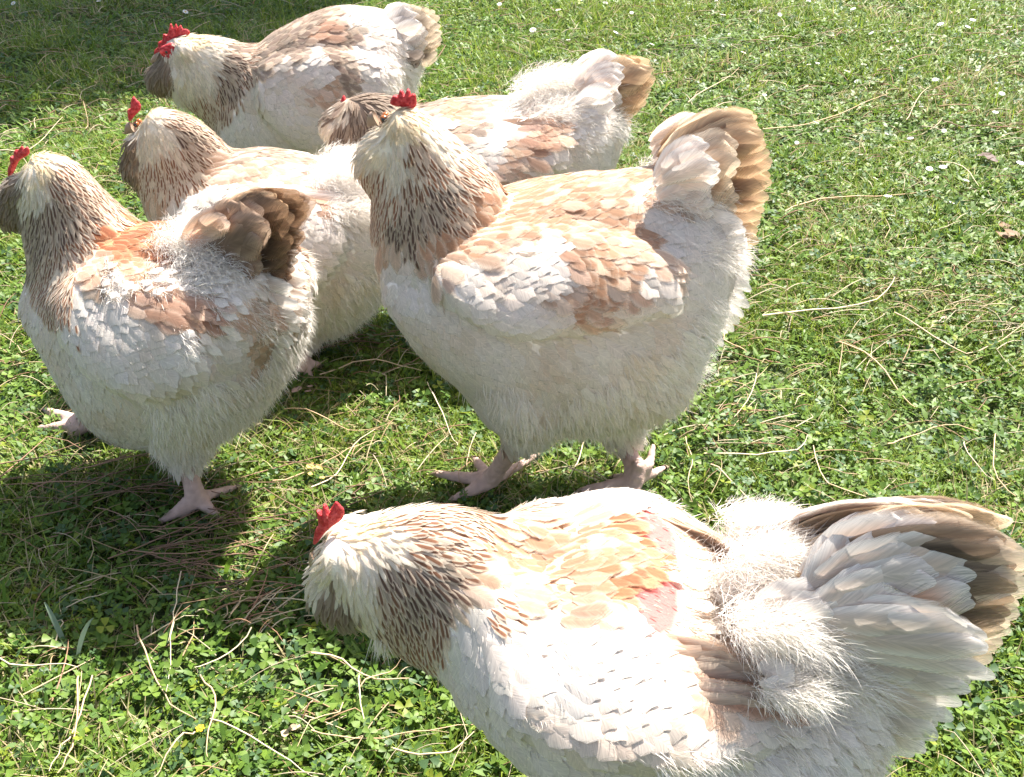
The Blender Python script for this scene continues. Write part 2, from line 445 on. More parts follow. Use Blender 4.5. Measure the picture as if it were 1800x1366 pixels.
    # body colour: mix of the plumage over it, pinkish scaly skin on shanks and toes
    bc = w2 @ ((TA[ct] * .5 + TB[ct] * .5)); sk = np.array([.48, .34, .29]) * (1 + .25 * np.array([noise.noise(Vector(p) * 150) for p in co]))[:, None]
    bc = np.where(isleg[:, None], sk, bc); bc = np.concatenate([bc, np.ones((nv, 1))], 1)
    a = m2.attributes.new('colA', 'FLOAT_COLOR', 'POINT'); a.data.foreach_set('color', bc.astype(np.float32).ravel())
    m2.vertices.foreach_set('co', (co - base).astype(np.float32).ravel()); m2.update()
    m2.polygons.foreach_set('use_smooth', np.ones(len(m2.polygons), bool)); m2.materials.clear(); m2.materials.append(M_body); m2.name = 'body'
    ob = bpy.data.objects.new('body', m2); sc.collection.objects.link(ob); ob.parent = root
    # ---- surface samples
    m2.calc_loop_triangles(); nt_ = len(m2.loop_triangles); tri = np.zeros(nt_ * 3, np.int32); m2.loop_triangles.foreach_get('vertices', tri); tri = tri.reshape(-1, 3)
    A_, B_, C_ = co[tri[:, 0]], co[tri[:, 1]], co[tri[:, 2]]
    ar = np.linalg.norm(np.cross(B_ - A_, C_ - A_), axis=1) * .5
    okt = ~isleg[tri].any(1); ar = ar * okt
    def samples(n):
        k = g.choice(nt_, n, p=ar / ar.sum()); r1 = np.sqrt(g.random(n)); r2 = g.random(n)
        wa, wb, wc = 1 - r1, r1 * (1 - r2), r1 * r2
        p = A_[k] * wa[:, None] + B_[k] * wb[:, None] + C_[k] * wc[:, None]
        nn = nor[tri[k, 0]] * wa[:, None] + nor[tri[k, 1]] * wb[:, None] + nor[tri[k, 2]] * wc[:, None]
        nn /= np.linalg.norm(nn, axis=1, keepdims=True); return p, nn
    def flow3(pn, xy, fl, p, nn):
        # direction in the sagittal plane that projects to the pixel flow
        L = h.lat(pn)[:, None]; q = xy + fl * 3
        d = CF + CX * ((q[:, :1] - 900) / FPX) + CU * ((683 - q[:, 1:]) / FPX)
        qq = h.Q + h.n * L; k = ((qq - CP) @ h.n) / (d @ h.n)
        e = CP + d * k[:, None] - pn
        e -= (e * nn).sum(1, keepdims=True) * nn; l = np.linalg.norm(e, axis=1, keepdims=True)
        return e / (l + 1e-9)
    den = spec.get('dens', 1.)
    P, N = samples(int(60000 * den)); xy, pn, t, fl, _ = look(P, g)
    keep = hash_pick(P, TM[t, 4 + 0] * spec.get('spc', 1.), range(len(P)))
    P, N, xy, pn, t, fl = P[keep], N[keep], xy[keep], pn[keep], t[keep], fl[keep]
    D = flow3(pn, xy, fl, P, N); k = len(P)
    jit = 1 + g.uniform(-1, 1, (k, 1)) * np.where(np.isin(t, [T['W'], T['w'], T['F'], T['f']]), .03, .13)[:, None] + g.uniform(-.02, .02, (k, 3))
    tint = g.uniform(0, 1, k)[:, None]
    wsoft = look(P, G2)[4]; nb = (~np.isin(t, [T[q_] for q_ in 'NDMQBHhmP']))[:, None] * .45
    nonh = ~np.isin(ct, [T[q_] for q_ in 'NDMQBHhmP']); wsoft = wsoft * nonh + 1e-9; wsoft /= wsoft.sum(1, keepdims=True)
    TAx = TA[t] * (1 - nb) + (wsoft @ TA[ct]) * nb; TBx = TB[t] * (1 - nb) + (wsoft @ TB[ct]) * nb
    cA = np.concatenate([np.clip(TAx * jit * (1 - tint * .10), 0, .9), TM[t, 0:1]], 1); cB = np.concatenate([np.clip(TBx * (1 + (jit - 1) * .35), 0, .9), np.where(np.isin(t, [T['W'], T['w'], T['F'], T['f']]), .30, .62)[:, None]], 1)
    cream = np.array([noise.noise(Vector(p_) * 16 + Vector((seed, 3, 1))) + .6 * noise.noise(Vector(p_) * 45) for p_ in P]).clip(0, 1)[:, None] * np.isin(t, [T['W'], T['w'], T['F'], T['f']])[:, None]
    cA[:, :3] *= 1 - cream * [.06, .17, .28]; cB[:, :3] *= 1 - cream * [.04, .12, .20]
    # fewer centred blotches on a share of feathers so that the pattern is not regular
    cA[:, 3] *= np.where(g.random(k) < .22, g.uniform(.0, .6, k), 1)
    sz = g.uniform(.8, 1.2, k) * spec.get('fs', 1.)
    Ls, Ws, lf = TM[t, 1] * sz, TM[t, 2] * sz, TM[t, 3] * g.uniform(.75, 1.35, k)
    hackle = np.isin(t, [T[q] for q in 'NDMHhBRmQ']) & (in_poly(xy, spec['head_poly']))
    wing = in_poly(xy, spec['wing_poly']) & ~hackle & (np.abs(h.lat(P)) > .03); nearside = h.lat(P) > 0
    kd = kdtree.KDTree(nv)
    for i_, p_ in enumerate(co): kd.insert(p_, i_)
    kd.balance(); tips = P + D * Ls[:, None]; ni = np.array([kd.find(p_)[1] for p_ in tips])
    hh = ((tips - co[ni]) * nor[ni]).sum(1).clip(-.0055, .0055)
    def emit(name, m):
        if m.sum() == 0: return
        us_ = np.where(np.isin(t[m], [T[q_] for q_ in 'NDMQB']), 1.25, 1.)
        V, q, a1, a2, uv = feather_arrays(P[m] + N[m] * .0008, D[m], N[m], Ls[m], Ws[m], lf[m], (hh / Ls)[m] * .8, cA[m], cB[m], rows=7, cols=5, seed=seed + 3)
        uv = uv.copy(); uv[:, 0] *= np.repeat(us_, 35); a2 = a2.copy(); a2[:, 3] *= np.repeat(np.where(us_ > 1, .5, 1.), 35)
        o = new_mesh(name, V - base, q, np.full(len(q), 4), M_feather, root, attrs={'colA': a1, 'colB': a2, 'fuv': uv})
        # soft vanes: each feather shades with the lie of the plumage rather than as a hard chip
        Nm = N[m] + g.normal(size=(m.sum(), 3)) * .07; Dm = D[m]; Sm = np.cross(Dm, N[m])
        un = np.tile(np.linspace(-1, 1, 5), 7)[None, :, None]; vn = np.repeat(np.linspace(0, 1, 7), 5)[None, :, None]
        vnorm = Nm[:, None] + Sm[:, None] * un * .16 + Dm[:, None] * (vn * (2 * hh / Ls)[m][:, None, None] * .6); vnorm = vnorm.reshape(-1, 3); vnorm /= np.linalg.norm(vnorm, axis=1, keepdims=True)
        o.data.normals_split_custom_set_from_vertices(vnorm.tolist()); return o
    emit('hackle', hackle); emit('wing', wing & nearside); emit('wing', wing & ~nearside); emit('plumage', ~hackle & ~wing)
    # ---- down: fine soft strands over everything, longer on the fluffy rear
    n = int(85000 * den); P, N = samples(n); xy, pn, t, fl, _ = look(P, g); D = flow3(pn, xy, fl, P, N)
    fluffy = np.isin(t, [T['F'], T['f'], T['L']]); longf = t == T['L']; neckish = np.isin(t, [T[q] for q in 'NDMHhBRSsKVPmQ'])
    kp = ((t != T['P']) | (g.random(n) < .5)) & (g.random(n) < np.where(fluffy, 1., np.where(neckish & (t != T['P']), .09, .60))); P, N, D, t, fluffy, neckish, longf = [v[kp] for v in (P, N, D, t, fluffy, neckish, longf)]; n = len(P)
    out = np.where(fluffy, g.uniform(.35, 1.2, n), g.uniform(.06, .26, n))[:, None]
    d = D + N * out + g.normal(size=(n, 3)) * np.where(fluffy, .28, .15)[:, None]; d /= np.linalg.norm(d, axis=1, keepdims=True)
    L = np.where(fluffy, g.uniform(.008, .020, n), g.uniform(.004, .009, n)) * np.where(neckish, .7, 1) * np.where(longf, 1.9, 1)
    col = (TB[t] * .75 + TA[t] * .25) * g.uniform(.9, 1.05, (n, 1)); col = np.where((t == T['P'])[:, None], [.80, .64, .54], col); col = np.concatenate([np.clip(col, 0, .9), np.ones((n, 1))], 1)
    Wd = np.where(fluffy, .0007, .0004)
    for (tx, ty, tl, tr, tn, tlen) in spec.get('tufts', []):
        tn = int(tn * 1.7)
        for sg in ((1, -1) if tl else (1,)):
            c0 = h.P(tx, ty, tl) if tl else h.P(tx, ty)
            if sg < 0: c0 = c0 - 2 * tl * h.n
            nn = g.normal(size=(tn, 3)); nn /= np.linalg.norm(nn, axis=1, keepdims=True); dd = nn * .55 + g.normal(size=(tn, 3)) * .28 - h.f * .75 - np.array([0, 0, .12]) * (nn[:, 2:] < .2); dd /= np.linalg.norm(dd, axis=1, keepdims=True)
            P = np.concatenate([P, c0 + (nn * np.array([1, 1, .8])) * tr * g.uniform(.3, 1, (tn, 1)) - h.f * tr * g.uniform(-1, 1, (tn, 1))]); d = np.concatenate([d, dd]); L = np.concatenate([L, g.uniform(.3, .95, tn) * tlen]); Wd = np.concatenate([Wd, np.full(tn, .00045)])
            col = np.concatenate([col, np.tile([.87, .82, .76, 1], (tn, 1))])
    V, q, t3, C = strand_arrays(P, d, L, Wd, col, seed)
    new_mesh('down', V - base, np.concatenate([q.ravel(), t3.ravel()]), np.concatenate([np.full(len(q), 4), np.full(len(t3), 3)]), M_down, root, attrs={'colA': C})
    # fuzz on the shanks
    # ---- big feathers: tail fan, coverts, wing tips (listed one by one)
    pk = h.P(spec['tail'][0][4], spec['tail'][0][5]); kl = abs((proj(pk + h.n * .01) - proj(pk))[1]) / .01
    ytop = min(q[5] for q in spec['tail'])
    def big(name, lst, rows=16, cols=7, mir=True, on_body=False, sg=0):
        Vs, Qs, a1, a2, uvs = [], [], [], [], []; off = 0
        for (rx, ry, cx, cy, tx, ty, l0, l1, wd, ca, cb, am) in lst:
            for sgn in ((sg,) if sg else (1, -1)):
                if on_body: p0, p1, p2 = h.surf(rx, ry, .002), h.surf(cx, cy, .010), h.surf(tx, ty, .009)
                else:
                    m1 = min(l1, .004 + max(ty - ytop, 0) / (2 * kl) * .85); m0 = min(l0, .004 + max(ry - ytop, 0) / (2 * kl) * .85)
                    p0, p1, p2 = h.P(rx, ry, m0), h.P(cx, cy, (m0 + m1) / 2), h.P(tx, ty, m1)
                if sgn < 0: p0, p1, p2 = [q - 2 * h.lat(q) * h.n for q in (p0, p1, p2)]
                r_ = g.random(); tw = g.uniform(-.15, .15)
                V = np.zeros((rows, cols, 3)); UV = np.zeros((rows, cols, 3))
                for i in range(rows):
                    v = i / (rows - 1); c = p0 * (1 - v) ** 2 + p1 * 2 * v * (1 - v) + p2 * v * v
                    dt = (p1 - p0) * (1 - v) + (p2 - p1) * v; dt /= np.linalg.norm(dt)
                    nn = h.n * sgn + np.array([0, 0, .25]); nn -= (nn @ dt) * dt; nn /= np.linalg.norm(nn); ss = np.cross(dt, nn)
                    ss = ss * math.cos(tw) + nn * math.sin(tw)
                    pw = np.interp(v, [0, .15, .4, .75, .9, .96, 1], [.2, .55, .92, 1., .95, .82, .60])
                    for j in range(cols):
                        u = -1 + 2 * j / (cols - 1)
                        V[i, j] = c + ss * u * wd * .5 * pw * (1 + g.uniform(-.04, .04)) - nn * (wd * .12 * u * u * pw) - dt * (abs(u) ** 2 * wd * .42 * max(0, (v - .72) / .28) ** 1.5) + nn * .003 * math.sin(v * 5 + r_ * 6)
                        UV[i, j] = (u, v, r_)
                idx = np.arange(rows * cols).reshape(rows, cols) + off; off += rows * cols
                Qs.append(np.stack([idx[:-1, :-1], idx[:-1, 1:], idx[1:, 1:], idx[1:, :-1]], -1).reshape(-1, 4))
                Vs.append(V.reshape(-1, 3)); uvs.append(UV.reshape(-1, 3))
                j1 = g.uniform(.8, 1.12); lm = g.uniform(0, .45)
                a1.append(np.tile([*((np.array(ca) * (1 - lm) + np.array(cb) * lm) * j1), am], (rows * cols, 1))); a2.append(np.tile([*cb, .40], (rows * cols, 1)))
        Q = np.concatenate(Qs)
        return new_mesh(name, np.concatenate(Vs) - base, Q, np.full(len(Q), 4), M_feather, root, attrs={'colA': np.concatenate(a1), 'colB': np.concatenate(a2), 'fuv': np.concatenate(uvs)})
    if spec.get('tail'): big('tail', spec['tail'])
    for sg in (1, -1):
        if spec['flight']: big('flight_feathers', spec['flight'], on_body=True, sg=sg)
    for e, d in claws:
        u = np.cross(d, [0, 0, 1.]); u /= np.linalg.norm(u); w_ = np.cross(u, d); V = []
        for i in range(5):
            t = i / 4; r = .0042 * (1 - t) + .0004
            for k in range(6): a = k * math.pi / 3; V.append(e + d * (.013 * t) - np.array([0, 0, .004 * t * t]) + r * (u * math.cos(a) + w_ * math.sin(a)) - base)
        new_mesh('claw', V, [q for i in range(4) for k in range(6) for q in (i * 6 + k, i * 6 + (k + 1) % 6, i * 6 + 6 + (k + 1) % 6, i * 6 + 6 + k)], [4] * 24, M_claw, root)
    # ---- comb: thin serrated blade on the midline
    poly = spec['comb']; pts = [h.P(x, y) for x, y in poly]; cen = sum(pts) / len(pts)
    V, F = [], []; m = len(pts)
    nr = 3
    for sgn in (1, -1):
        V.append(cen + h.n * sgn * .0045)
        for kk in (.45, .85, 1.0):
            th = {.45: .0042, .85: .0030, 1.0: .0008}[kk]
            for p in pts: V.append(cen + (p - cen) * kk + h.n * sgn * th)
    S = 1 + 3 * m
    for sd_ in (0, 1):
        o = sd_ * S
        for i in range(m):
            j = (i + 1) % m; f = [(o, o + 1 + i, o + 1 + j)]
            for r in range(2): f.append((o + 1 + r * m + i, o + 1 + (r + 1) * m + i, o + 1 + (r + 1) * m + j, o + 1 + r * m + j))
            F += [tuple(reversed(q)) if sd_ else q for q in f]
    for i in range(m):
        j = (i + 1) % m; F.append((1 + 2 * m + i, S + 1 + 2 * m + i, S + 1 + 2 * m + j, 1 + 2 * m + j))
    wob = [noise.noise(Vector(v) * 90) * .002 for v in V]
    V = [v - base + h.n * w_ for v, w_ in zip(V, wob)]
    cb = new_mesh('comb', V, [i for f in F for i in f], [len(f) for f in F], M_comb, root)
    ms = cb.modifiers.new('s', 'SUBSURF'); ms.levels = 1; ms.render_levels = 1
    cb.data.polygons.foreach_set('use_smooth', np.ones(len(cb.data.polygons), bool))
    # ---- beak and eyes, mostly sunk in the beard feathers
    (bx, by), (tx, ty) = spec['beak']; r0 = spec.get('beak_r', .009)
    p0, p2 = h.P(bx, by), h.P(tx, ty); bvv, bff = [], []; nb = 7
    for i in range(nb):
        v = i / (nb - 1); c = p0 * (1 - v) + p2 * v + np.array([0, 0, .004 * math.sin(v * math.pi)]); dt = (p2 - p0) / np.linalg.norm(p2 - p0); up = np.cross(h.n, dt)
        r = r0 * (1 - v) ** .7 + .0006
        for k in range(12):
            a = 2 * math.pi * k / 12; bvv.append(c + (up * math.sin(a) * 1.15 + h.n * math.cos(a) * .8) * r - base)
    for i in range(nb - 1):
        for k in range(12): bff.append((i * 12 + k, i * 12 + (k + 1) % 12, (i + 1) * 12 + (k + 1) % 12, (i + 1) * 12 + k))
    bff.append(tuple(range(12))); bff.append(tuple((nb - 1) * 12 + k for k in range(12)))
    new_mesh('beak', bvv, [i for f in bff for i in f], [len(f) for f in bff], M_beak, root)
    ex, ey, el = spec['eye']
    for sgn in (1, -1):
        c = h.P(ex, ey, el)
        if sgn < 0: c = c - 2 * el * h.n
        for nm, rr, cc, mt in (('eye', .0046, c - h.n * sgn * .003, M_eye), ('pupil', .0028, c - h.n * sgn * .0005, M_pupil)):
            vv, fv = [], []
            for i in range(9):
                for k in range(14):
                    ph = math.pi * i / 8; a = 2 * math.pi * k / 14; vv.append(cc + rr * np.array([math.sin(ph) * math.cos(a), math.sin(ph) * math.sin(a), math.cos(ph)]) - base)
            for i in range(8):
                for k in range(14): fv.append((i * 14 + k, (i + 1) * 14 + k, (i + 1) * 14 + (k + 1) % 14, i * 14 + (k + 1) % 14))
            o = new_mesh(nm, vv, [i for f in fv for i in f], [4] * len(fv), mt, root if nm == 'eye' else par)
            if nm == 'eye': par = o
    if 'face' in spec:          # bare red face skin patch, a low lens on each cheek
        fx, fy, fl_, fr = spec['face']
        for sgn in (1, -1):
            c = h.P(fx, fy, fl_)
            if sgn < 0: c = c - 2 * fl_ * h.n
            vv, fv = [], []; up = np.array([0, 0, 1.])
            for i in range(7):
                for k in range(18):
                    ph = math.pi / 2 * i / 6; a = 2 * math.pi * k / 18; rad = fr * math.sin(ph) * (1 + .15 * math.sin(3 * a + 1))
                    vv.append(c + h.f * rad * math.cos(a) + up * rad * 1.1 * math.sin(a) + h.n * sgn * (.007 * math.cos(ph)) - base)
            for i in range(6):
                for k in range(18): fv.append((i * 18 + k, (i + 1) * 18 + k, (i + 1) * 18 + (k + 1) % 18, i * 18 + (k + 1) % 18))
            new_mesh('face_skin', vv, [i for f in fv for i in f], [4] * len(fv), M_comb, root)
    ALLHENS.append(root); return root

def fan(root0, root1, tips, bulge, l0, l1, wd, ca, cb, am, dens=1.5, jit=5):
    tips = np.array(tips, float); n0 = len(tips); n = max(int(n0 * dens * 1.35 + .5), n0); u_ = np.linspace(0, n0 - 1, n)
    gf = np.random.default_rng(int(tips.sum()) % 9973); tips = np.stack([np.interp(u_, range(n0), tips[:, 0]), np.interp(u_, range(n0), tips[:, 1])], 1) + gf.uniform(-jit, jit, (n, 2))
    out = []
    for i, (tx, ty) in enumerate(tips):
        k = i / max(n - 1, 1); rx = root0[0] * (1 - k) + root1[0] * k; ry = root0[1] * (1 - k) + root1[1] * k
        dx, dy = tx - rx, ty - ry; b = bulge * (1 - k * .9)
        cx, cy = (rx + tx) / 2 + dy * b, (ry + ty) / 2 - dx * b
        out.append((rx, ry, cx, cy, tx, ty, l0 + .006 * (n - i) / n, l1 + .016 * (1 - k) * (l1 > .02) - .0009 * i + gf.uniform(-.005, .005) * (l1 > .02), wd * gf.uniform(.68, 1.0), ca, cb, am))
    return out
BR = (.20, .115, .07); DK = (.085, .058, .044); SAL = (.60, .38, .25); CRM = (.80, .66, .50); WHT = (.86, .81, .76); TAN = (.72, .52, .33)
PNK = (.74, .56, .45)

def leg(thigh, hock, ankle, toes, lat, spur=None):
    d = dict(thigh=thigh, hock=hock, ankle=ankle, toes=toes, lat=lat)
    if spur: d['spur'] = spur
    return d

# ---- the big hen in the middle
h = Hen(ground_pt(1000, 862), R(4))
build_hen(h, dict(seed=11, tufts=[(1195,360,.04,.030,2000,.022),(1220,440,.055,.034,2400,.022),(1185,640,.03,.022,1800,.020),(1140,690,.03,.024,1800,.018),(1225,520,.045,.024,1600,.018),(1250,450,.03,.022,1300,.018)], bshift=(24, -4, -4), nshift=(12, 8, 0), label='largest standing hen in the middle, tan tail raised, both feet in sunlit grass',
    body=[(645,415,648,475,.03),(680,395,675,540,.075),(745,375,722,625,.10),(820,345,790,685,.118),(900,330,865,748,.128),(1000,312,960,772,.132),(1085,303,1080,768,.128),(1165,293,1180,705,.112),(1232,305,1236,612,.088),(1285,345,1288,500,.05),(1308,380,1308,440,.02)],
    neck=[(678,192,716,189,.012),(655,212,745,203,.026),(642,250,787,238,.034),(638,300,832,282,.045),(636,360,870,322,.060),(642,430,880,400,.078),(690,500,880,470,.08)],
    wing=[(765,430,765,490,.012),(845,400,840,555,.028),(930,385,930,580,.034),(1020,395,1030,565,.034),(1110,410,1115,550,.030),(1180,440,1190,530,.016)],
    legs=[leg((935,715),(903,785),(866,838),[(768,833),(798,876),(834,806),(942,800)],.045),
          leg((1080,700),(1100,778),(1118,838),[(1023,862),(1112,884),(1080,838),(1168,822)],-.04,(1148,782))],
    blobs=[(668,262,.014,.018),(668,290,.0,.030),(925,665,.055,.072),(1125,650,.050,.062)],
    comb=[(684,184),(686,176),(690,168),(694,167),(697,174),(700,168),(702,158),(706,156),(709,163),(711,169),(714,161),(716,155),(720,156),(722,164),(724,169),(727,164),(730,164),(732,172),(733,184),(729,191),(720,192),(708,188),(696,187)],
    beak=((664,212),(645,222)), eye=(674,211,.008), seed2=1,
    head_poly=[(600,150),(760,150),(880,320),(800,400),(690,450),(600,440)],
    wing_poly=[(750,400),(870,350),(1000,440),(1150,400),(1210,500),(1060,570),(940,600),(820,560),(755,480)],
    cp=[(705,195,'H',8,3),(685,205,'H',-3,8),(660,225,'m',-8,4),(650,250,'m',-8,3),(655,280,'m',-3,8),(730,215,'H',7,6),(700,230,'H',4,9),(700,260,'h',3,10),
        (760,245,'h',6,8),(790,270,'h',6,7),(730,270,'M',4,9),(760,300,'N',5,8),(820,300,'N',7,5),(840,320,'N',7,3),(700,310,'h',1,10),(720,330,'M',2,10),(770,340,'D',5,8),(740,370,'D',3,9),(800,355,'N',6,7),(810,380,'M',5,6),
        (660,320,'N',-1,10),(645,350,'N',0,10),(680,360,'N',1,10),(660,395,'N',1,10),(700,395,'D',2,9),(680,425,'s',1,10),(650,430,'w',1,10),
        (860,345,'S',9,3),(930,350,'S',9,2),(960,400,'S',9,3),(1000,370,'S',9,2),(1030,400,'S',8,4),(1080,400,'S',8,5),(1100,370,'S',9,3),(1120,420,'S',7,6),(1130,460,'s',7,6),(1080,470,'S',7,6),(840,340,'S',8,4),(900,375,'S',9,3),(1090,320,'S',9,1),(1130,340,'s',9,2),(1060,340,'S',9,1),(820,430,'S',8,5),(790,450,'s',8,5),(850,430,'s',8,5),(980,330,'S',9,1),(900,345,'S',9,3),(850,375,'S',7,6),(820,400,'S',6,7),(780,420,'S',5,8),(770,440,'s',5,8),(870,410,'S',8,4),(910,395,'S',9,2),(950,350,'S',9,1),(1000,330,'S',9,1),(980,365,'V',9,4),
        (1050,330,'s',9,0),(1040,365,'S',9,4),(1000,400,'s',8,6),(1060,400,'S',7,7),(1020,430,'S',6,8),(1050,460,'S',5,8),(1090,440,'s',6,8),(990,440,'V',6,8),(1100,340,'w',9,0),(1150,305,'s',9,-2),(1120,380,'w',8,5),(1150,420,'w',7,6),
        (1180,340,'s',8,3),(1200,400,'w',6,6),(1230,350,'w',8,2),(870,450,'w',9,5),(940,440,'W',9,4),(960,480,'w',8,6),(820,480,'w',8,4),(1040,510,'S',8,5),(1000,535,'S',9,3),(1030,540,'s',9,3),(960,520,'s',9,4),(960,545,'W',9,3),(1080,500,'s',7,6),(1130,480,'w',7,6),(900,540,'W',10,1),(800,520,'W',9,5),(950,560,'W',10,0),(1100,550,'w',9,2),
        (720,480,'W',5,9),(680,470,'W',3,10),(680,540,'W',6,8),(760,560,'W',8,7),(740,620,'W',6,8),(820,620,'W',8,6),(860,580,'W',9,4),(900,640,'W',5,8),(900,720,'F',3,9),(980,620,'w',8,6),(1000,600,'W',9,3),(960,680,'W',4,9),(1000,740,'F',3,9),(1050,640,'W',6,7),(1080,700,'F',4,8),
        (1150,600,'w',7,6),(1140,640,'f',7,6),(1160,650,'F',8,5),(1180,680,'f',6,8),(1210,620,'F',8,5),(1200,540,'W',8,5),(1250,480,'W',8,4),(1240,560,'F',8,5),(1280,420,'w',8,3),(1290,480,'w',7,6),(1130,740,'f',4,9),(860,740,'W',2,9)],
    tail=fan((1160,300),(1180,400),[(1322,205),(1340,232),(1352,264),(1356,298),(1350,338),(1343,372),(1336,412),(1322,452)],.20,.012,.03,.034,(.27,.15,.09),TAN,1.,1.9)
        + fan((1165,290),(1175,330),[(1290,200),(1315,215),(1330,246)],.22,.004,.010,.030,TAN,CRM,.9)
        + fan((1170,300),(1180,360),[(1296,255),(1300,290),(1290,330),(1300,365)],.15,.03,.05,.040,(.40,.24,.15),CRM,.85)
        + fan((1150,310),(1160,380),[(1232,250),(1262,285),(1264,320),(1250,352),(1268,385)],.2,.045,.062,.028,PNK,WHT,.7,1.8,8)
        + fan((1180,380),(1190,480),[(1300,392),(1318,420),(1312,470),(1318,520),(1298,560),(1275,600)],.08,.030,.045,.022,WHT,WHT,.4,2.2,9),
    flight=[]))

